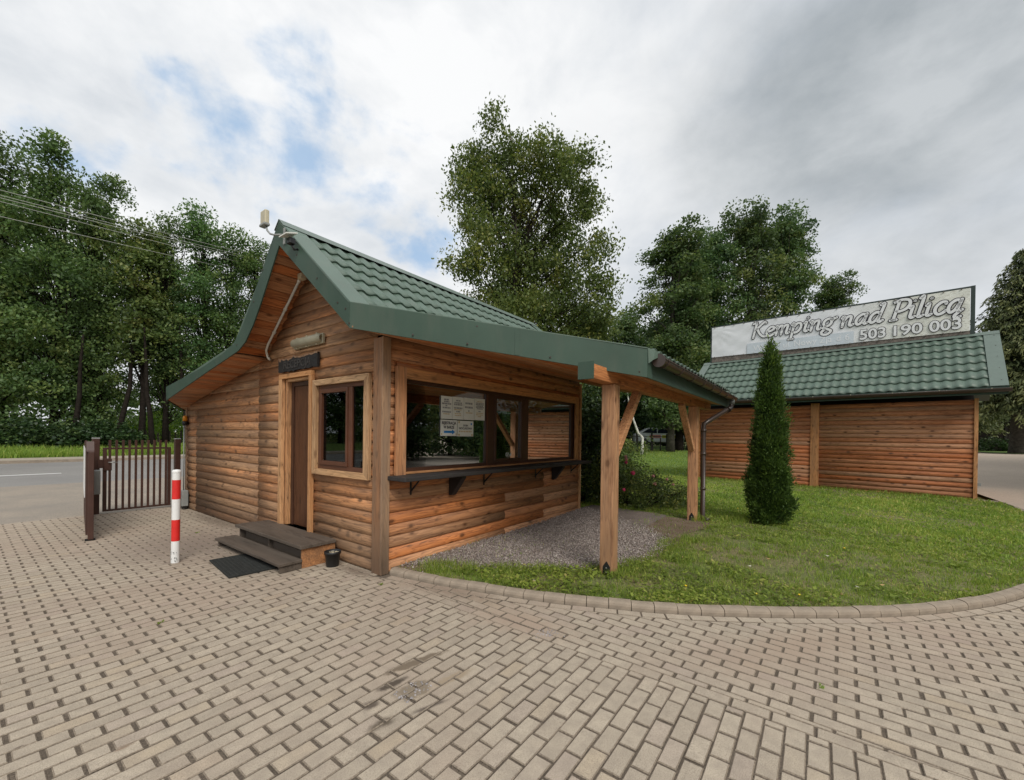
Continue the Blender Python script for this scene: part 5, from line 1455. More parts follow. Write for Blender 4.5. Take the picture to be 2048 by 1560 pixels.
text_mesh('ul. Nowy Zja', .30, 'patch_text', ban, (2.42, -.024, 5.06), (pi / 2, 0, 0), .0005, .001, sx=.94)
text_mesh('d', .30, 'patch_text', ban, (4.02, -.024, 5.06), (pi / 2, 0, 0), .0005, .001, sx=.9)
text_mesh('6', .30, 'patch_text', ban, (4.26, -.024, 5.06), (pi / 2, 0, 0), .0005, .001, sx=.9)
# italic lettering drawn as pen strokes: dark outline strip behind, pale strip in front
def cr_curve(P, n=7):
    if len(P) < 3: return [np.array(p) for p in P]
    Q = [np.array(P[0]) * 2 - np.array(P[1])] + [np.array(p, float) for p in P] + [np.array(P[-1]) * 2 - np.array(P[-2])]; out = []
    for i in range(1, len(Q) - 2):
        p0, p1, p2, p3 = Q[i - 1:i + 3]
        for k in range(n):
            t = k / n; out.append(.5 * ((2 * p1) + (-p0 + p2) * t + (2 * p0 - 5 * p1 + 4 * p2 - p3) * t * t + (-p0 + 3 * p1 - 3 * p2 + p3) * t ** 3))
    return out + [Q[-2]]
GL_ = {
 'K': (1.15, [[(.22, 1.62), (.12, 0)], [(-.06, 1.58), (.22, 1.66)], [(1.0, 1.52), (.86, 1.62), (.66, 1.42), (.20, .82)], [(.34, .98), (.62, .40), (.92, .06), (1.18, .0)]]),
 'e': (.74, [[(.10, .50), (.40, .56), (.60, .74), (.50, .98), (.28, .94), (.08, .62), (.08, .28), (.28, .02), (.52, .08), (.68, .26)]]),
 'm': (1.28, [[(.0, .86), (.14, .98), (.12, .0)], [(.13, .50), (.30, .88), (.48, .96), (.55, .80), (.52, .0)], [(.53, .50), (.70, .88), (.88, .96), (.95, .80), (.90, .16), (1.0, .02), (1.14, .12)]]),
 'p': (.92, [[(.0, .86), (.14, .98), (.08, -.66)], [(-.06, -.66), (.24, -.64)], [(.13, .60), (.34, .94), (.58, .96), (.70, .66), (.62, .24), (.36, .02), (.14, .12)]]),
 'i': (.46, [[(.0, .86), (.14, .98), (.10, .18), (.20, .02), (.36, .12)], [(.19, 1.40), (.20, 1.41)]]),
 'n': (.90, [[(.0, .86), (.14, .98), (.12, .0)], [(.13, .50), (.32, .88), (.52, .96), (.60, .80), (.56, .16), (.66, .02), (.80, .12)]]),
 'g': (.90, [[(.66, .82), (.40, .98), (.14, .86), (.06, .52), (.22, .26), (.46, .30), (.60, .60), (.50, .90)], [(.62, .88), (.88, 1.0)], [(.22, .26), (.10, .06), (.44, -.08), (.68, -.30), (.44, -.60), (.08, -.52), (.04, -.26), (.22, -.08)]]),
 'a': (.84, [[(.62, .86), (.40, .98), (.14, .74), (.06, .34), (.20, .03), (.42, .20), (.58, .62)], [(.66, .98), (.56, .30), (.62, .03), (.80, .14)]]),
 'd': (.88, [[(.60, .84), (.38, .98), (.14, .74), (.06, .34), (.20, .03), (.42, .20), (.58, .62)], [(.56, 1.60), (.76, 1.66), (.58, .26), (.66, .03), (.84, .14)]]),
 'P': (.98, [[(.26, 1.56), (.12, .0)], [(-.04, .0), (.30, .02)], [(.0, 1.52), (.40, 1.66), (.80, 1.56), (.92, 1.22), (.74, .84), (.40, .70), (.22, .74)]]),
 'l': (.46, [[(.02, 1.56), (.20, 1.66), (.10, .22), (.18, .02), (.36, .12)]]),
 'c': (.72, [[(.60, .80), (.56, .94), (.34, .96), (.10, .66), (.08, .28), (.26, .02), (.48, .06), (.66, .24)]]),
 'ą': (.86, [[(.62, .86), (.40, .98), (.14, .74), (.06, .34), (.20, .03), (.42, .20), (.58, .62)], [(.66, .98), (.56, .30), (.62, .03), (.80, .14)], [(.66, .0), (.48, -.26), (.56, -.46), (.78, -.38)]]),
}
def stroke_mb(mb_, pts, w_, y, org, sc_, slant, tilt):
    P = [np.array([org[0] + (p[0] + slant * p[1]) * sc_, org[1] + p[1] * sc_]) for p in cr_curve(pts)]
    P = [np.array([p[0], p[1] + tilt * (p[0] - org[0])]) for p in P]
    n = len(P); L_, R_ = [], []
    for i in range(n):
        t = P[min(i + 1, n - 1)] - P[max(i - 1, 0)]; t = t / (np.linalg.norm(t) + 1e-9); nr = np.array([-t[1], t[0]]) * w_ / 2
        L_.append(P[i] + nr); R_.append(P[i] - nr)
    vs = [(p[0], y, p[1]) for p in L_] + [(p[0], y, p[1]) for p in R_]
    mb_.add(vs, [(i, i + 1, n + i + 1, n + i) for i in range(n - 1)])
    for c in (P[0], P[-1]):
        vs = [(c[0] + w_ / 2 * cos(a * pi / 5), y, c[1] + w_ / 2 * sin(a * pi / 5)) for a in range(10)]
        mb_.add(vs, [tuple(range(10))])
def lettering(word, x0, x1, z0, z1, sc_, w_=.080, edge=.023):
    adv = sum(GL_[c][0] for c in word); sl = .17
    k = (x1 - x0) / (adv * sc_)
    x = x0
    for idx, ch in enumerate(word):
        a, b = MB(), MB(); zz = z0 + (z1 - z0) * (x - x0) / (x1 - x0)
        dy = .0006 * (idx % 2)
        for st_ in GL_[ch][1]:
            stroke_mb(a, [(p[0] * k, p[1]) for p in st_], w_ + 2 * edge, -.0245 - dy, (x, zz), sc_, sl, 0)
        for st_ in GL_[ch][1]:
            stroke_mb(b, [(p[0] * k, p[1]) for p in st_], w_, -.0275 - dy, (x, zz), sc_, sl, 0)
        lt = a.build('letter', 'letter_line', ban)
        b.build('letter_face', 'letter_fill', lt)
        x += GL_[ch][0] * sc_ * k
lettering('Kemping', 1.36, 3.98, 5.585, 5.545, .345)
lettering('nad', 4.13, 5.24, 5.535, 5.52, .345)
lettering('Pilicą', 5.44, 7.03, 5.515, 5.495, .375)
for tx, xa, xb, zb_ in (('503', 4.64, 5.33, 4.985), ('190', 5.49, 6.19, 4.975), ('003', 6.31, 7.02, 4.968)):
    o1 = text_mesh(tx, .5, 'letter_line', ban, (xa, -.0245, zb_), (pi / 2, 0, 0), .0004, .026, name='number')
    o2 = text_mesh(tx, .5, 'letter_fill', o1, (0, 0, .0030), (0, 0, 0), .0004, .010, name='number_face')
    co = np.array([v.co[:2] for v in o1.data.vertices]); lo, hi = co.min(0), co.max(0)
    kx, kz = (xb - xa) / (hi[0] - lo[0]), .372 / (hi[1] - lo[1])
    o1.scale = (kx, kz, 1); o1.location = (xa - lo[0] * kx, -.0245, zb_ - lo[1] * kz)
# eyelets and lacing along the edges
mm = MB()
for k in range(20):
    x = BX0 + .12 + k * .37; mm.box(x - .012, -.03, BZ1 - .0125 * (x - BX0) - .02, x + .012, .04, BZ1 - .0125 * (x - BX0) + .012)
    mm.box(x - .01, -.03, 4.985 - .0165 * (x - BX0), x + .01, .03, 5.03 - .0165 * (x - BX0))
mm.build('lacing', 'grime', ban)

# ================================================================== VEGETATION
def leaf_cards(C, size, rng_, droop=.0, width=.55, up=None, jit=.35):
    n = len(C)
    a = rng_.normal(0, 1, (n, 3)); a[:, 2] = a[:, 2] * .6 - droop * 1.2
    if up is not None: a = up + rng_.normal(0, jit, (n, 3))
    a /= np.linalg.norm(a, axis=1, keepdims=True) + 1e-9
    b = np.cross(a, rng_.normal(0, .75, (n, 3)) + np.array([0, 0, 1.0])); b /= np.linalg.norm(b, axis=1, keepdims=True) + 1e-9
    L_ = (size * rng_.uniform(.65, 1.3, n))[:, None]; w_ = L_ * width * .5
    V = np.stack([C - a * L_ * .5, C + b * w_ - a * L_ * .05, C + a * L_ * .5, C - b * w_ - a * L_ * .05], 1).reshape(-1, 3)
    F = np.arange(n * 4).reshape(n, 4)
    return V, F
def crown_points(rng_, blobs, ncl, per, clr, shell=.5, flat=.6, sag=0.0):
    B = np.array([b[:3] for b in blobs], float); R_ = np.array([(b[3], b[3], b[4] if len(b) > 4 else b[3]) for b in blobs], float)
    wgt = (R_[:, 0] * R_[:, 2]) ** 1.0; wgt /= wgt.sum()
    i = rng_.choice(len(B), ncl, p=wgt)
    d = rng_.normal(0, 1, (ncl, 3)); d /= np.linalg.norm(d, axis=1, keepdims=True)
    r_ = shell + (1 - shell) * rng_.random(ncl) ** .7
    r_ = np.where(rng_.random(ncl) < .22, rng_.random(ncl) ** .5, r_) * rng_.uniform(.86, 1.10, ncl)
    C = B[i] + d * R_[i] * r_[:, None]
    cs = clr * rng_.uniform(.6, 1.35, ncl)
    k = np.repeat(np.arange(ncl), per)
    o = rng_.normal(0, 1, (ncl * per, 3)); o /= np.linalg.norm(o, axis=1, keepdims=True); o *= (rng_.random(len(o)) ** .42)[:, None]; o = o * np.array([1, 1, flat]) * (cs[k] * rng_.uniform(.8, 1.15, len(o)))[:, None]
    o[:, 2] -= .22 * (o[:, 0] ** 2 + o[:, 1] ** 2) / (cs[k] + 1e-6)
    if sag: o[:, 2] -= sag * np.abs(rng_.normal(0, 1, len(o))) * cs[k]
    tint = np.clip(.42 + .24 * rng_.normal(0, 1, ncl)[k] + .14 * rng_.normal(0, 1, len(k)), 0, 1)
    return C, C[k] + o, np.stack([tint, rng_.random(len(k)), rng_.random(len(k))], -1)
def limbs_mb(rng_, base, top, r0, targets, n, rl=.35):
    mb_ = MB(); base, top = Vector(base), Vector(top)
    pts = []; prev = base
    N_ = 7
    for k in range(N_ + 1):
        t = k / N_; p = base.lerp(top, t) + Vector((rng_.normal(0, .02), rng_.normal(0, .02), 0)) * (top - base).length * (t * .6)
        pts.append(p)
    mb_.tube(pts, [r0 * (1.25 if k == 0 else 1 - .86 * k / N_) for k in range(N_ + 1)], 8)
    lm = MB()
    idx = rng_.choice(len(targets), min(n, len(targets)), replace=False)
    for j in idx:
        q = Vector(targets[j]); h = (q.z - base.z) / max(1e-6, (top - base).z)
        t = max(.12, min(.93, h * .8 - .05)); a = base.lerp(top, t)
        for kk in range(N_):
            if pts[kk].z <= a.z <= pts[kk + 1].z: a = pts[kk].lerp(pts[kk + 1], (a.z - pts[kk].z) / max(1e-6, pts[kk + 1].z - pts[kk].z))
        m_ = a.lerp(q, .5) + Vector((rng_.normal(0, .05), rng_.normal(0, .05), .04)) * (q - a).length
        rr = r0 * rl * (1 - .6 * t)
        lm.tube([a, m_, q], [rr, rr * .6, rr * .18], 5, cap=False)
    return mb_, lm
def leaf_mesh(name, V, F, tint, mat): return np_mesh(name, V, F, mat, np.repeat(tint, 4, 0))
GROUP_ROAD = 'trees beyond the road'

def make_broad(seed, mat, bark, H_=18.0, half=3.6, base=.12, nblob=16, ncl=230, per=125, leaf=.225, clr=1.12, spires=4):
    """broadleaved tree, real size; returns (trunk, limbs, crown) meshes"""
    r_ = np.random.default_rng(seed); bl = []
    for k in range(nblob):
        t = (k + .5) / nblob; z = H_ * (base + (1 - base) * t)
        env = half * (sin(pi * min(1, max(.0, .12 + t * .86)) ** .9) ** .75)
        a = r_.uniform(0, 2 * pi); q = env * r_.uniform(.25, .62)
        rad_ = env * r_.uniform(.42, .66)
        bl.append((q * cos(a), q * sin(a), z, rad_, rad_ * r_.uniform(.7, 1.05)))
        bl.append((-q * cos(a + .6) * .8, -q * sin(a + .6) * .8, z - .4, rad_ * .9, rad_ * .8))
    for k in range(spires):
        a = r_.uniform(0, 6.28); q = half * r_.uniform(.05, .5)
        zt = H_ * r_.uniform(.9, .985); bl.append((q * cos(a), q * sin(a), zt, half * .20, half * .36)); bl.append((q * cos(a), q * sin(a), zt - half * .4, half * .3, half * .4))
    C, Pp, ti = crown_points(r_, bl, ncl, per, clr, .62, .55)
    k = (Pp[:, 2] > .25) & (Pp[:, 2] < H_ * 1.02); Pp, ti = Pp[k], ti[k]
    V, F = leaf_cards(Pp, leaf, r_, .35, .6)
    tr, lm = limbs_mb(r_, (0, 0, -.3), (r_.normal(0, .3), r_.normal(0, .3), H_ * .93), .26 * H_ / 18, C, 90)
    def me(mbx, nm, mt):
        o = mbx.build(nm, mt); d = o.data; bpy.data.objects.remove(o); return d
    return me(tr, 'trunk', bark), me(lm, 'limb', bark), leaf_mesh('crown', V, F, ti, mat)
def place_tree(meshes, name, label, cat, loc, rz, s=(1, 1, 1), group=None):
    t = thing(name, label, cat, loc, rz, group); t.scale = s
    for me, nm in zip(meshes, ('trunk', 'limb', 'crown')): inst(me, nm, t)
    return t
T_A = make_broad(11, 'leaf_tree', 'bark', base=.03, half=3.9)
T_B = make_broad(23, 'leaf_tree', 'bark', base=.16, half=3.0, nblob=13, ncl=140)
T_C = make_broad(37, 'leaf_lime', 'bark_grey', base=.10, half=3.3, spires=7, ncl=270, clr=.95)
T_D = make_broad(41, 'leaf_brown', 'bark', H_=14, half=2.2, base=.35, ncl=90)
T_E = make_broad(53, 'leaf_lime', 'bark', H_=12, half=3.6, base=.02, ncl=230, leaf=.26)

# row beyond the road (left of the picture) – tallest on the left
road_trees = [
 (T_A, -4.1, 43.0, 21.0, 1.15, 'tall broad tree at the left picture edge beyond the road'),
 (T_A, -1.6, 39.8, 21.2, 1.0, 'tallest leafy tree beyond the road, far left of the row'),
 (T_A, 1.0, 37.3, 20.4, .92, 'tall dark tree beyond the road, second of the row with low boughs'),
 (T_A, 3.1, 36.6, 19.3, .82, 'leafy tree beyond the road whose right side leans towards the browning tree'),
 (T_D, 4.95, 34.6, 16.4, 1.05, 'browning tree beyond the road among the green ones'),
 (T_B, 6.5, 35.3, 17.1, .80, 'slender tree beyond the road right of the browning tree'),
 (T_B, 8.4, 34.5, 18.2, .88, 'highest of the slender trees left of the hut roof'),
 (T_B, 10.2, 33.7, 17.1, .82, 'slender tree beyond the road just left of the hut gable'),
 (T_B, 11.5, 32.3, 16.4, .80, 'tree beyond the road whose edge touches the hut verge'),
 (T_B, 13.6, 31.2, 15.6, .9, 'tree beyond the road mostly hidden by the hut roof'),
 (T_A, -.4, 55.0, 21.5, 1.1, 'dense tree in the second row behind the tallest trees'),
 (T_A, 4.2, 50.5, 20.0, 1.0, 'dense tree in the second row behind the browning tree'),
 (T_B, 9.4, 48.0, 17.5, 1.1, 'thin tree in the second row behind the slender trees'),
]
for k, (tm_, x, y, h, wsc, lab) in enumerate(road_trees):
    hh = {id(T_A): 18, id(T_B): 18, id(T_D): 14}[id(tm_)]
    place_tree(tm_, 'roadside_tree', lab, 'tree', (x, y, .35), k * 2.13, (wsc, wsc, h / hh), GROUP_ROAD)
for k, (x, y, q_) in enumerate([(-9, 41, 'nearest to the picture edge'), (-13.5, 39, 'second outside the edge'), (-18, 41, 'third outside the edge'), (-22.5, 38.5, 'fourth outside the edge'), (-27, 40, 'fifth outside the edge'), (-31.5, 38, 'sixth outside the edge'), (-36, 40, 'seventh outside the edge'), (-41, 39, 'farthest left')]):      # the row goes on to the left
    place_tree(T_A, 'roadside_tree', 'leafy roadside tree outside the left picture edge, ' + q_, 'tree', (x, y, .35), 1 + k * 1.7, (1, 1, 1.1), GROUP_ROAD)
for k, (x, y, s_, lab_) in enumerate([(9, -17, .8, 'tree standing opposite the serving window'), (14.5, -17.5, .85, 'tree opposite the shed corner'), (20, -19, .85, 'tree opposite the shed gable'), (4, -18, .8, 'tree opposite the front porch post'), (26, -22, .9, 'tree near the spruces, across the yard'), (19, -13.6, .85, 'tree added beside the shed gable end for the window reflection'), (24, -16.5, .9, 'tree added beyond the shed gable end for the window reflection'), (-2, -20, .9, 'tree behind the spot the picture is taken from')]):  # the two by the shed gable are added to darken the sash reflection
    place_tree(T_E, 'yard_tree', 'leafy ' + lab_ + ', outside the right picture edge', 'tree', (x, y, 0), k * 1.9, (s_, s_, s_), 'trees round the yard')
# trees behind the shed
for k, (tm_, x, y, h, wsc, lab) in enumerate([
 (T_C, 27.25, 4.42, 17.0, .98, 'leftmost lime tree behind the shed, rounded crown'),
 (T_C, 28.6, 3.5, 15.6, .78, 'lowest lime tree filling the gap right of the leftmost one'),
 (T_C, 29.9, 2.3, 17.2, .80, 'taller lime tree behind the left end of the banner'),
 (T_C, 31.4, .05, 18.9, .90, 'tallest lime tree behind the banner'),
 (T_C, 33.9, -1.9, 18.8, .86, 'lime tree behind the right half of the banner'),
 (T_C, 36.2, -4.6, 14.0, .66, 'smallest lime tree at the right end of the row behind the banner')]):
    place_tree(tm_, 'lime_tree', lab, 'tree', (x, y, rise(x) - .1), .8 + k * 1.3, (wsc, wsc, h / 18 * .945), 'lime trees behind the shed')
for k, (x, y, h, w_, lab) in enumerate([(30, 12, 12.5, 1.0, 'dark low tree beyond the lawn behind the rose bush'), (34, 10.2, 12.2, 1.0, 'dark low tree beyond the lawn behind the white birch stem'), (38.5, 8.2, 13, 1.1, 'dark low tree behind the parked car'), (39, 4.2, 12.6, 1.0, 'dark low tree beyond the lawn behind the rear porch post'), (33, 16, 12, 1.1, 'dark low tree beyond the lawn behind the hut corner')]):
    place_tree(T_E, 'bushy_tree', lab, 'tree', (x, y, rise(x) - .2), k * 1.1, (w_, w_, h / 12), 'dark trees beyond the rear lawn')

# the big birch behind the hut
def birch():
    r_ = np.random.default_rng(77); s_ = .0193
    px = [(985, 285, 40), (977, 245, 18), (938, 285, 24), (918, 250, 9), (1000, 345, 74), (930, 340, 42), (1090, 332, 52), (1135, 315, 28), (1148, 355, 38), (1060, 330, 50), (955, 415, 66), (1055, 430, 92), (1140, 415, 60), (1190, 395, 24), (915, 400, 26), (965, 515, 74), (1070, 550, 100), (1165, 525, 56), (1205, 480, 26), (955, 590, 58), (920, 560, 30), (1175, 630, 54), (1100, 650, 86), (1010, 650, 70), (1205, 580, 30), (1205, 650, 30), (1060, 740, 80), (1160, 720, 60), (1000, 730, 60)]
    bl = []
    for x, y, q in px: bl.append(((x - 1055) * s_, r_.normal(0, .6), 1.6 + (876 - y) * s_, q * s_ * .98, q * s_ * 1.05))
    C, Pp, ti = crown_points(r_, bl, 800, 105, .58, .35, .85, .25)
    V, F = leaf_cards(Pp, .125, r_, .8, .6)
    t = thing('birch_tree', 'tall loose birch with yellowing leaves rising behind the hut roof', 'tree', (10.27, 5.06, 0), atan2(-.803, .596))
    tr, lm = limbs_mb(r_, (0, 0, -.1), (-1.0, 0, 13.2), .17, C, 130, .34)
    tr.build('trunk', 'bark_grey', t); t.scale = (.94, .94, 1)
    lm.build('limb', 'bark', t); inst(leaf_mesh('crown', V, F, ti, 'leaf_birch'), 'crown', t)
birch()

# spruce on the right
def spruce(seed, H_, R0, nwh):
    r_ = np.random.default_rng(seed); P, A, T = [], [], []; lm = MB()
    for k in range(nwh):
        t = k / nwh; z = H_ * (.235 + .765 * t ** .95); Rz = R0 * (1 - t) ** .75 + .12
        nb = max(5, int(13 * (1 - t) + 5))
        for b in range(nb):
            a = 2 * pi * b / nb + r_.uniform(-.25, .25) + k * .7; Lb = Rz * r_.uniform(.72, 1.12); drop = r_.uniform(.10, .34) * Lb
            q = int(34 * Lb / R0 * 2.4) + 14
            tt = r_.random(q) ** .75; w_ = (1 - tt) * .16 * Lb + .10
            cx, cy = cos(a), sin(a); lat = r_.normal(0, 1, q) * w_
            z_ = z - drop * tt ** 1.4 + .10 * Lb * np.sin(tt * pi) * .4 - np.abs(r_.normal(0, .16, q)) * (1 + .6 * Lb / R0)
            P.append(np.stack([cx * tt * Lb - cy * lat, cy * tt * Lb + cx * lat, z_], -1))
            A.append(np.stack([cx * .55 - cy * np.sign(lat) * .4 + np.zeros(q), cy * .55 + cx * np.sign(lat) * .4, np.full(q, -.75)], -1))
            T.append(np.clip(.25 + .5 * tt + r_.normal(0, .14) + r_.normal(0, .1, q), 0, 1))
            lm.tube([(0, 0, z), (cx * Lb * .6, cy * Lb * .6, z - drop * .35), (cx * Lb * .96, cy * Lb * .96, z - drop)], [.05 * Rz / R0 + .012, .02, .006], 4, cap=False)
    P, A, T = np.concatenate(P), np.concatenate(A), np.concatenate(T)
    V, F = leaf_cards(P, .34, r_, 0, .26, A, .35)
    ti = np.stack([T, r_.random(len(T)), r_.random(len(T))], -1)
    return V, F, ti, lm
V, F, ti, lm = spruce(5, 15.5, 4.3, 42)
spm = leaf_mesh('crown', V, F, ti, 'needle')
sp1 = thing('spruce_tree', 'large drooping spruce with a thick grey trunk at the right edge', 'tree', (36.6, -14.0, rise(36) - .15), .4)
MB().tube([(0, 0, -.1), (0, 0, .5), (0, 0, 2.2), (0, 0, 8), (0, 0, 15.4)], [.62, .50, .43, .26, .02], 12).build('trunk', 'bark_grey', sp1)
lmo = lm.build('limb', 'bark', sp1); inst(spm, 'crown', sp1)
for k, (x, y, s_, lab) in enumerate([(48, -16.0, .8, 'spruce behind the large spruce, deeper in the yard'), (44, -12.5, .62, 'smaller dark spruce just right of the shed roof end')]):
    t = thing('spruce_tree', lab, 'tree', (x, y, rise(x) - .15), 1.1 + k, 'spruces at the right'); t.scale = (s_, s_, s_)
    inst(lmo.data, 'limb', t); inst(spm, 'crown', t)
sp1['group'] = 'spruces at the right'; sp1.scale = (.9, .9, .84)

# thuja on the lawn
def thuja():
    r_ = np.random.default_rng(9)
    zs = [0, .10, .35, .7, 1.1, 1.6, 2.1, 2.55, 2.9, 3.15, 3.32, 3.45]; rs = [.20, .28, .355, .355, .315, .26, .21, .165, .115, .065, .025, .003]
    n = 1700
    z = 3.40 * r_.random(n * 3); rr = np.interp(z, zs, rs); k = r_.random(n * 3) < rr / .40; z, rr = z[k][:n], rr[k][:n]; n = len(z)
    a = r_.uniform(0, 2 * pi, n); bulge = .84 * (1 + .14 * np.sin(a * 3 + z * 4) + .11 * np.sin(a * 5 - z * 7) + .09 * np.sin(a * 2 + z * 13))
    q = rr * bulge * (.60 + .42 * r_.random(n) ** .5) * np.where(r_.random(n) < .06, 1.16, 1.0)
    C = np.stack([q * np.cos(a), q * np.sin(a), z], -1)
    per = 24; kk = np.repeat(np.arange(n), per)
    out = np.stack([np.cos(a), np.sin(a), np.full(n, .0)], -1)
    fan = r_.normal(0, 1, (n * per, 3)) * np.array([.036, .036, .055])
    Pp = C[kk] + fan + out[kk] * (r_.random(n * per) * .05)[:, None]
    up = out[kk] * .55 + np.array([0, 0, .9]) + fan * 10
    V, F = leaf_cards(Pp, .058, r_, 0, .34, up, .3)
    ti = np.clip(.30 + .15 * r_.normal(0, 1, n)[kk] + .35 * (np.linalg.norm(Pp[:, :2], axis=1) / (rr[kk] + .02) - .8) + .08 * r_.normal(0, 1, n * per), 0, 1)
    t = thing('thuja', 'slender dark green thuja standing on the lawn before the shed', 'conifer', (6.02, -3.27, .04), .3)
    MB().tube([(0, 0, -.05), (0, 0, .4), (0, 0, 3.2)], [.07, .06, .01], 8).build('trunk', 'bark', t)
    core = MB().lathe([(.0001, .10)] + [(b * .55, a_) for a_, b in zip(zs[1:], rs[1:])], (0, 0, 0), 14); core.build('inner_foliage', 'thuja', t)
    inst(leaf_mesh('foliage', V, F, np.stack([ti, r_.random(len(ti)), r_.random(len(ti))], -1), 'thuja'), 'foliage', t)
thuja()

def shrub(name, label, cat, loc, blobs, ncl, per, clr, leaf, mat, droop=.2, width=.6, seed=1, stems=10, group=None, sh=.45):
    r_ = np.random.default_rng(seed)
    C, Pp, ti = crown_points(r_, blobs, ncl, per, clr, sh, .8)
    k = Pp[:, 2] > .01; Pp, ti = Pp[k], ti[k]
    V, F = leaf_cards(Pp, leaf, r_, droop, width)
    t = thing(name, label, cat, loc, 0, group)
    m_ = MB()
    for j in r_.choice(len(C), stems, replace=False):
        q = C[j]; m_.tube([(q[0] * .15, q[1] * .15, -.02), (q[0] * .5, q[1] * .5, q[2] * .6), tuple(q)], [.016, .011, .004], 5, cap=False)
    m_.build('stem', 'bark', t); inst(leaf_mesh('foliage', V, F, ti, mat), 'foliage', t)
    return t, C
shrub('tall_shrub', 'tall dark glossy shrub pressed against the far corner of the hut', 'shrub', (6.05, .55, .03),
      [(0, 0, .5, .55, .6), (.1, -.1, 1.2, .5, .6), (.1, -.05, 1.9, .48, .6), (.25, -.1, 2.5, .40, .5), (.5, -.2, .45, .5, .5), (-.2, .4, 1.6, .6, .8), (.6, .1, 1.4, .5, .8)], 520, 20, .26, .105, 'leaf_dark', .35, .5, 21)
shrub('loose_shrub', 'loose pale green shrub behind the rose bush', 'shrub', (9.3, .95, .03), [(0, 0, .5, .7, .6), (.2, -.2, 1.1, .55, .5), (-.3, .3, 1.4, .5, .6), (-.2, -.4, .6, .5, .5)], 260, 18, .24, .085, 'leaf_rose', .2, .5, 22)
rb, RC = shrub('rose_bush', 'sprawling rose bush with pink flowers beside the gravel', 'shrub', (6.25, -.75, .03),
      [(-.45, .1, .35, .50, .42), (-.2, .55, .55, .55, .5), (.05, -.35, .32, .55, .38), (.25, .2, .5, .6, .5), (.5, -.75, .26, .5, .30), (.75, -.2, .35, .55, .38), (-.25, .9, .7, .5, .6), (.35, .8, .6, .6, .5), (1.1, -.6, .22, .4, .26)], 560, 22, .20, .058, 'leaf_rose', .2, .55, 23, 26)
def flower(loc, r_, mat, parent):
    r_ *= 1.25
    m_ = MB()
    for k in range(7):
        a = k * 2.4; e = .25 + .5 * (k % 3)
        d = Vector((cos(a) * cos(e), sin(a) * cos(e), sin(e))); s_ = d.cross(Vector((0, 0, 1))).normalized() * r_ * .7
        c = d * r_ * .7; u_ = d.cross(s_).normalized() * r_ * .6
        m_.add([c - s_ * .5, c - u_ * .8, c + s_ * .5, c + u_ * .8 + d * r_ * .3], [(0, 1, 2, 3)])
    m_.lathe([(.0001, -r_ * .5), (r_ * .5, -r_ * .1), (r_ * .45, r_ * .4), (.0001, r_ * .6)], (0, 0, 0), 7)
    return m_.build('flower', mat, parent, loc)
for (x, y, z, r_, mt_) in [(-.60, -.10, .80, .062, 'pink'), (-.80, .02, .46, .045, 'pink'), (-.10, .25, 1.06, .055, 'pale_pink'), (-.13, .24, .99, .05, 'pink'), (-.08, .27, 1.12, .045, 'pale_pink'), (-.3, .55, 1.22, .04, 'pale_pink'), (-.15, .6, 1.25, .04, 'pale_pink'), (.10, -.3, .70, .05, 'pale_pink'), (.12, -.33, .52, .05, 'pale_pink'), (.45, -.5, .62, .04, 'pale_pink'), (.5, -.62, .5, .04, 'pale_pink')]:
    flower((x, y, z), r_, mt_, rb)

# undergrowth under the roadside trees
for k, (x, y, s_, mt_, lab) in enumerate([(-3.0, 36.2, 1.9, 'leaf_dark', 'dark undergrowth bush at the left edge beyond the road'), (-.6, 34.6, 1.7, 'leaf_dark', 'dark undergrowth bush under the tallest roadside trees'), (1.3, 34.0, 1.5, 'leaf_dark', 'dark undergrowth bush left of the gate wing, beyond the road'), (2.9, 33.4, 1.6, 'leaf_dark', 'dark undergrowth bush seen above the open gate wing'), (5.6, 45, 2.6, 'leaf_bright', 'bright green bush in the sunlit meadow behind the roadside trunks'), (9.0, 47, 3.0, 'leaf_bright', 'bright green bush in the meadow beside the hut edge')]):
    shrub('undergrowth_bush', lab, 'bush', (x, y, .3), [(0, 0, .6 * s_, .8 * s_, .7 * s_), (.6 * s_, .1, .5 * s_, .7 * s_, .5 * s_), (-.7 * s_, 0, .45 * s_, .6 * s_, .5 * s_)], 170, 26, .32 * s_, .20, mt_, .2, .6, 60 + k, 8, 'bushes beyond the road')
for k, (x, y, h, le, lab) in enumerate([(3.9, 34.2, 5.5, .5, 'leaning dark bare trunk above the small gate'), (5.15, 33.2, 5.0, -.25, 'curved dark bare trunk right of the leaning one'), (7.2, 33.4, 5.5, -.3, 'forked dark trunk at the left edge of the hut wall'), (1.75, 34.6, 4.5, .2, 'thick dark trunk left of the small gate')]):
    t = thing('tree_stem', lab, 'trunk', (x, y, .2), 0, 'bare trunks beyond the road')
    MB().tube([(-le, 0, -.2), (-le * .35, .1, h * .25), (le * .1, -.1, h * .5), (le * .75, .05, h * .8), (le * .9, .1, h * 1.2), (le * 1.5, 0, h * 1.7)], [.23, .17, .15, .125, .10, .05], 8).build('stem', 'bark', t)
    if k == 2: MB().tube([(-le * .5, 0, .1), (.35, 0, h * .5), (.55, 0, h)], [.16, .13, .1], 8).build('fork', 'bark', t)
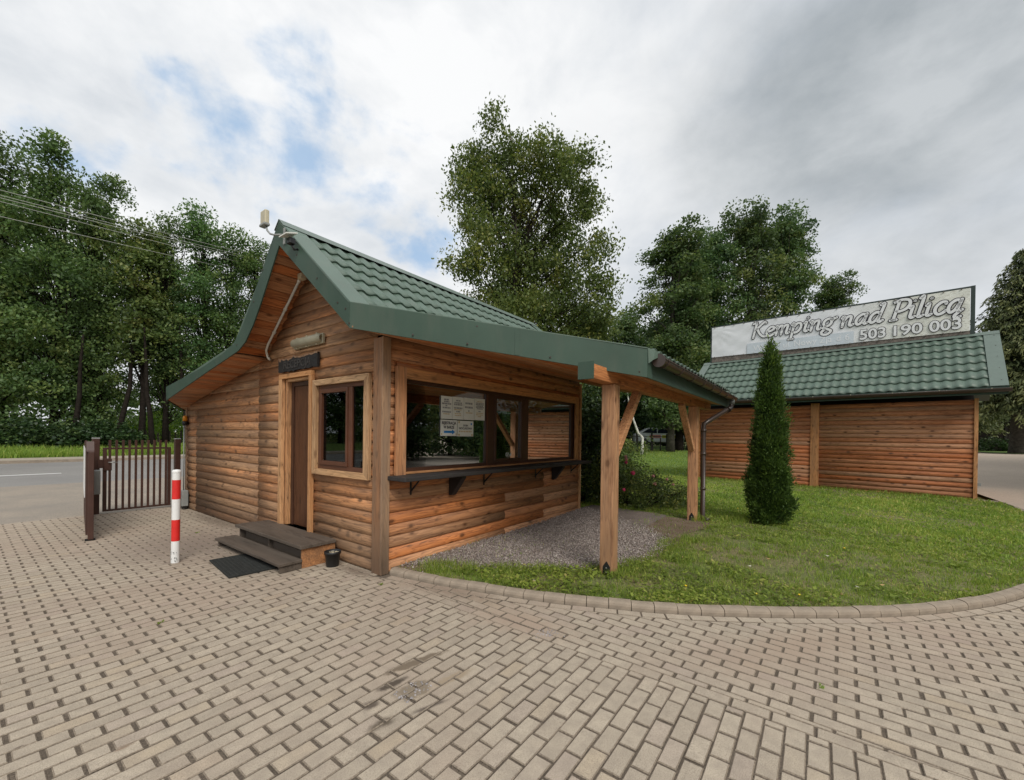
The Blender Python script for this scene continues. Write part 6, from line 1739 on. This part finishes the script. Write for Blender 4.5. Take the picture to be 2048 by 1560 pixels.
# far wood closing the horizon
r_ = np.random.default_rng(88)
bl = [(-60 + 5.2 * k + r_.normal(0, 1), 78 + r_.normal(0, 3), 3.2 + r_.normal(0, .6), 4.6, 4.2 + r_.random() * 2) for k in range(34)] + [(86 + r_.normal(0, 3), -40 + 5.2 * k, 4.0 + r_.normal(0, .6), 4.8, 5 + r_.random() * 2) for k in range(26)]
C, Pp, ti = crown_points(r_, bl, 800, 60, 2.4, .6, .6); k = Pp[:, 2] > .1; Pp, ti = Pp[k], ti[k]
V, F = leaf_cards(Pp, .85, r_, .2, .6)
tag(inst(leaf_mesh('far_wood', V, F, ti, 'leaf_tree'), 'far_wood'), None, None, kind='stuff')
# old pickets of the meadow fence
pf = thing('meadow_fence', 'old weathered picket and wire fence beyond the roadside trunks', 'fence', (3.2, 37.2, .45))
for k in range(18):
    h = random.uniform(.9, 1.35); x = k * .36
    MB().box(x, -.03, -.2, x + random.uniform(.07, .11), .03, h).build('picket', 'fence_old', pf)
for z in (.35, .85): MB().tube([(-3, .04, z), (7, .04, z)], .02, 5).build('fence_wire', 'fence_old', pf)

# power lines over the road
for a, b, lab in [((-2.05, 18.31, 9.76), (11.6, 33.48, 16.2), 'topmost of the five overhead wires'), ((-2.05, 18.30, 9.58), (11.6, 33.47, 15.96), 'second overhead wire from the top, close above another'), ((-2.03, 18.78, 9.66), (11.6, 33.47, 15.80), 'third overhead wire from the top, in the middle'), ((-2.05, 18.30, 9.37), (11.21, 34.0, 15.5), 'second lowest of the five overhead wires'), ((-2.04, 18.30, 8.87), (10.72, 34.65, 15.0), 'lowest of the five overhead wires')]:
    A_, B_ = Vector(a), Vector(b); A2, B2 = A_ - (B_ - A_) * .5, B_ + (B_ - A_) * .2
    t = thing('overhead_wire', lab, 'wire', A2, 0, 'overhead wires')
    MB().tube([Vector(A2).lerp(B2, q / 12) - A2 - Vector((0, 0, .10 * sin(pi * q / 12))) for q in range(13)], .011, 5).build('strand', 'wire', t)

# far things under the porch: fence, parked car, birch stem, dark trunk
ff = thing('dark_fence', 'dark fence with posts and thin rails at the far end of the lawn', 'fence', (26.0, 7.6, rise(26.5)), atan2(2.35 - 6.95, 29.73 - 26.32))
for k in range(7):
    MB().box(k * 1.1, -.06, -.3, k * 1.1 + (.13 if k % 2 else .09), .06, 1.35 + random.uniform(-.1, .12)).build('fence_post', 'fence_dark', ff)
for z in (.30, .68, 1.12): MB().box(-1, -.025, z, 7.4, .025, z + .05).build('fence_rail', 'fence_dark', ff)
for k in range(12): MB().box(.1 + k * .55, -.03, .0, .16 + k * .55, .03, 1.05).build('fence_slat', 'fence_dark', ff)
car = thing('parked_car', 'white hatchback with yellow and pink side markings parked behind the dark fence', 'car', (32.9, 7.1, rise(32.9)), rad(118))
prof = [(-1.95, .35), (-2.0, .75), (-1.9, .98), (-1.05, 1.08), (-.45, 1.52), (.9, 1.56), (1.65, 1.15), (1.95, 1.0), (1.98, .38)]
m = MB(); m.slab([(a, -.82, b) for a, b in prof], (0, 1.64, 0)); m.build('body', 'car_white', car, bevel=.06)
for sgn in (-1, 1):
    y = sgn * .826
    MB().slab([(-.98, y, 1.10), (-.45, y, 1.46), (.15, y, 1.49), (.15, y, 1.10)], (0, .012 * sgn, 0)).build('side_window', 'car_glass', car)
    MB().slab([(.22, y, 1.10), (.22, y, 1.49), (.86, y, 1.49), (1.40, y, 1.14)], (0, .012 * sgn, 0)).build('side_window', 'car_glass', car)
    MB().slab([(-1.8, y, .70), (-.2, y, .70), (-.2, y, .95), (-1.8, y, .92)], (0, .008 * sgn, 0)).build('side_marking', 'car_yellow', car)
    MB().slab([(-.1, y, .70), (.8, y, .70), (.8, y, .97), (-.1, y, .97)], (0, .008 * sgn, 0)).build('side_marking', 'pale_pink', car)
    for x in (-1.25, 1.25):
        w_ = MB().tube([(x, y - .1, .32), (x, y + .1, .32)], .32, 18).build('wheel', 'rubber', car)
        MB().tube([(x, y + .101 * sgn, .32), (x, y + .112 * sgn, .32)], .19, 14).build('rim', 'grey_pl', w_)
MB().slab([(-1.03, -.70, 1.10), (-.48, -.62, 1.50), (-.48, .62, 1.50), (-1.03, .70, 1.10)], (-.02, 0, .012)).build('windscreen', 'car_glass', car)
ws = thing('white_birch', 'thin crooked white birch stem at the end of the lawn', 'tree', (24.79, 5.64, rise(24.8) - .05))
MB().tube([(0, 0, -.1), (.02, -.03, .5), (.0, -.05, 1.25), (-.15, .2, 1.55), (-.35, .45, 2.4), (-.55, .72, 3.6), (-.7, .9, 5.0)], [.12, .10, .085, .08, .065, .05, .03], 8).build('stem', 'birch_bark', ws)
r_ = np.random.default_rng(4); C, Pp, ti = crown_points(r_, [(.25, -.35, 1.05, .35, .2), (-.9, 1.1, 4.8, 1.2, 1.0)], 60, 20, .25, .3, .7)
V, F = leaf_cards(Pp, .14, r_, .3, .6); inst(leaf_mesh('foliage', V, F, ti, 'leaf_rose'), 'foliage', ws)
dt = thing('dark_tree', 'thick dark tree trunk right of the parked car', 'tree', (28.39, 4.15, rise(28.4) - .1))
MB().tube([(0, 0, -.2), (.02, 0, .6), (0, .03, 3), (.0, .0, 7)], [.36, .28, .25, .2], 10).build('stem', 'bark', dt)
# bar pavilion, hedge and round sign at the right edge
pv = thing('pavilion', 'low dark pavilion with a grey tiled roof behind the spruce trunk', 'building', (50, -17.0, rise(48)), rad(-70))
m = MB(); m.slab([(-6, -2.4, 2.35), (6, -2.4, 2.35), (6, 0, 3.25), (-6, 0, 3.25)], (0, 0, .08)); m.slab([(-6, 2.4, 2.35), (-6, .001, 3.25), (6, .001, 3.25), (6, 2.4, 2.35)], (0, 0, .08)); m.build('roof', 'roof_grey', pv)
MB().box(-5.6, -1.6, 0, 5.6, 1.8, 2.34).build('wall', 'dark_wall', pv)
for k in range(7): MB().box(-5.7 + k * 1.85, -2.3, 0, -5.55 + k * 1.85, -2.15, 2.4).build('post', 'fence_dark', pv)
shrub('hedge', 'clipped dark hedge in front of the pavilion', 'hedge', (44.3, -16.4, rise(44) - .05), [(-1.2 + .31 * k, 3.0 - .95 * k, .55, .75, .55) for k in range(9)], 420, 22, .32, .13, 'leaf_dark', .2, .6, 71, 8)
rs = thing('round_sign', 'small red and white sign beside the hedge at the right edge', 'sign', (44.1, -16.5, rise(44)))
MB().tube([(0, 0, 0), (0, 0, 1.0)], .03, 6).build('pole', 'grey_pl', rs); MB().tube([(-.06, 0, 1.1), (.0, 0, 1.1)], .26, 16).build('disc', 'red_p', rs); MB().box(-.075, -.14, 1.06, -.061, .14, 1.14).build('bar', 'white_p', rs)
xs = np.arange(30, 50.1, 1.0); ys = np.array([-22, -20, -18, -16, -14, -12.6]); 
v = [(x, y, rise(x) + (.045 if (x > 30.4) else -.02)) for y in ys for x in np.arange(35.4, 46, 1.0)]; nx = len(np.arange(35.4, 46, 1.0))
f = [(j * nx + i, j * nx + i + 1, (j + 1) * nx + i + 1, (j + 1) * nx + i) for j in range(len(ys) - 1) for i in range(nx - 1)]
tag(inst(np_mesh('spruce_lawn', v, f, 'lawn_far', smooth=True), 'spruce_lawn'), None, None, kind='structure')

# small things lying about on lawn and paving
for k, (x, y, z, lab) in enumerate([(1.56, -2.92, .085, 'yellow dandelion nearest the front porch post'), (2.02, -3.86, .08, 'yellow dandelion near the kerb in the middle of its curve'), (1.78, -3.52, .08, 'pale yellow dandelion left of the kerb dandelion'), (4.5, -4.3, .09, 'yellow dandelion out on the open lawn'), (7.2, -2.6, .09, 'yellow dandelion left of the thuja')]):
    t = thing('dandelion', lab, 'flower', (x, y, z), 0, 'dandelions in the lawn')
    MB().tube([(0, 0, -.045), (0, 0, -.002)], .003, 5).build('stalk', 'leaf_rose', t)
    MB().lathe([(.0001, .009), (.010, .006), (.014, .001), (.008, -.005), (.0001, -.006)], (0, 0, 0), 9).build('head', 'yellow', t)
leaf_spots = [(2.62, -2.62, 'dry_leaf', 'dry leaf on the grass right of the gravel'), (3.25, -3.5, 'dry_leaf', 'curled dry leaf in the middle of the lawn'), (2.75, -3.35, 'pale_leaf', 'pale fallen leaf in the middle of the lawn'), (2.65, -4.35, 'pale_leaf', 'largest pale leaf near the kerb'), (2.9, -4.55, 'dry_leaf', 'tan leaf right of the largest pale leaf'), (2.3, -4.2, 'dry_leaf', 'tan leaf near the kerb dandelion'), (3.9, -4.1, 'pale_leaf', 'pale leaf far out on the lawn'), (3.2, -2.75, 'dry_leaf', 'orange leaf near the rear gravel edge'), (.72, -1.62, 'pale_leaf', 'pale leaf in the grass strip by the gravel')]
for k, (x, y, mt_, lab) in enumerate(leaf_spots):
    t = MB(); L_ = .045 if k == 3 else .03
    t.add([(-L_, 0, .012), (-.2 * L_, .4 * L_, .0), (L_, .1 * L_, .014), (-.2 * L_, -.4 * L_, .004)], [(0, 1, 2, 3)])
    o = t.build('fallen_leaf', mt_, None, (x, y, .075), (0, 0, k * 1.3)); tag(o, lab, 'leaf', 'fallen leaves')
m = MB()
for k in range(70):
    a = random.gauss(0, 1); b = random.gauss(0, 1); x, y, s_ = -.04 + a * .05 - b * .02, -2.25 + b * .05, random.uniform(.003, .008)
    m.add([(x - s_, y, .002), (x, y - s_, .002), (x + s_, y, .002), (x, y + s_, .002), (x, y, .002 + s_)], [(0, 1, 4), (1, 2, 4), (2, 3, 4), (3, 0, 4)])
tag(m.build('crumbs', 'stone'), None, None, kind='stuff')
m = MB()
for k in range(60):
    a = random.uniform(-.11, .11); b = random.uniform(-.05, .05); x, y, s_ = -1.20 + a, -1.98 + b * 1.4, random.uniform(.003, .011)
    m.add([(x - s_, y, .001), (x, y - s_, .001), (x + s_, y, .001), (x, y + s_, .001), (x, y, .001 + s_ * .8)], [(0, 1, 4), (1, 2, 4), (2, 3, 4), (3, 0, 4)])
tag(m.build('rubble', 'stone'), None, None, kind='stuff')

# weeds rooted in paving joints
for k, (x, y, lab) in enumerate([(-1.89, .41, 'small weed tuft in the paving joints before the door mat'), (.42, -4.03, 'tiny weed tuft in a paving joint in the right foreground'), (-.20, -.28, 'weed tuft in the joint at the hut corner'), (-.62, 3.9, 'weed tuft in the paving by the left part of the hut wall')]):
    n_ = 26; a = rng.uniform(0, 2 * pi, n_); q = rng.uniform(.0, .035, n_)
    o = inst(grass_mesh('paving_weed', q * np.cos(a), q * np.sin(a) * .5, np.full(n_, -.008), rng.uniform(.012, .035, n_), np.full(n_, .003), 1.0, np.clip(rng.normal(.3, .15, n_), 0, 1)), 'paving_weed', None, (x, y, 0))
    tag(o, lab, 'weed', 'weeds in the paving')
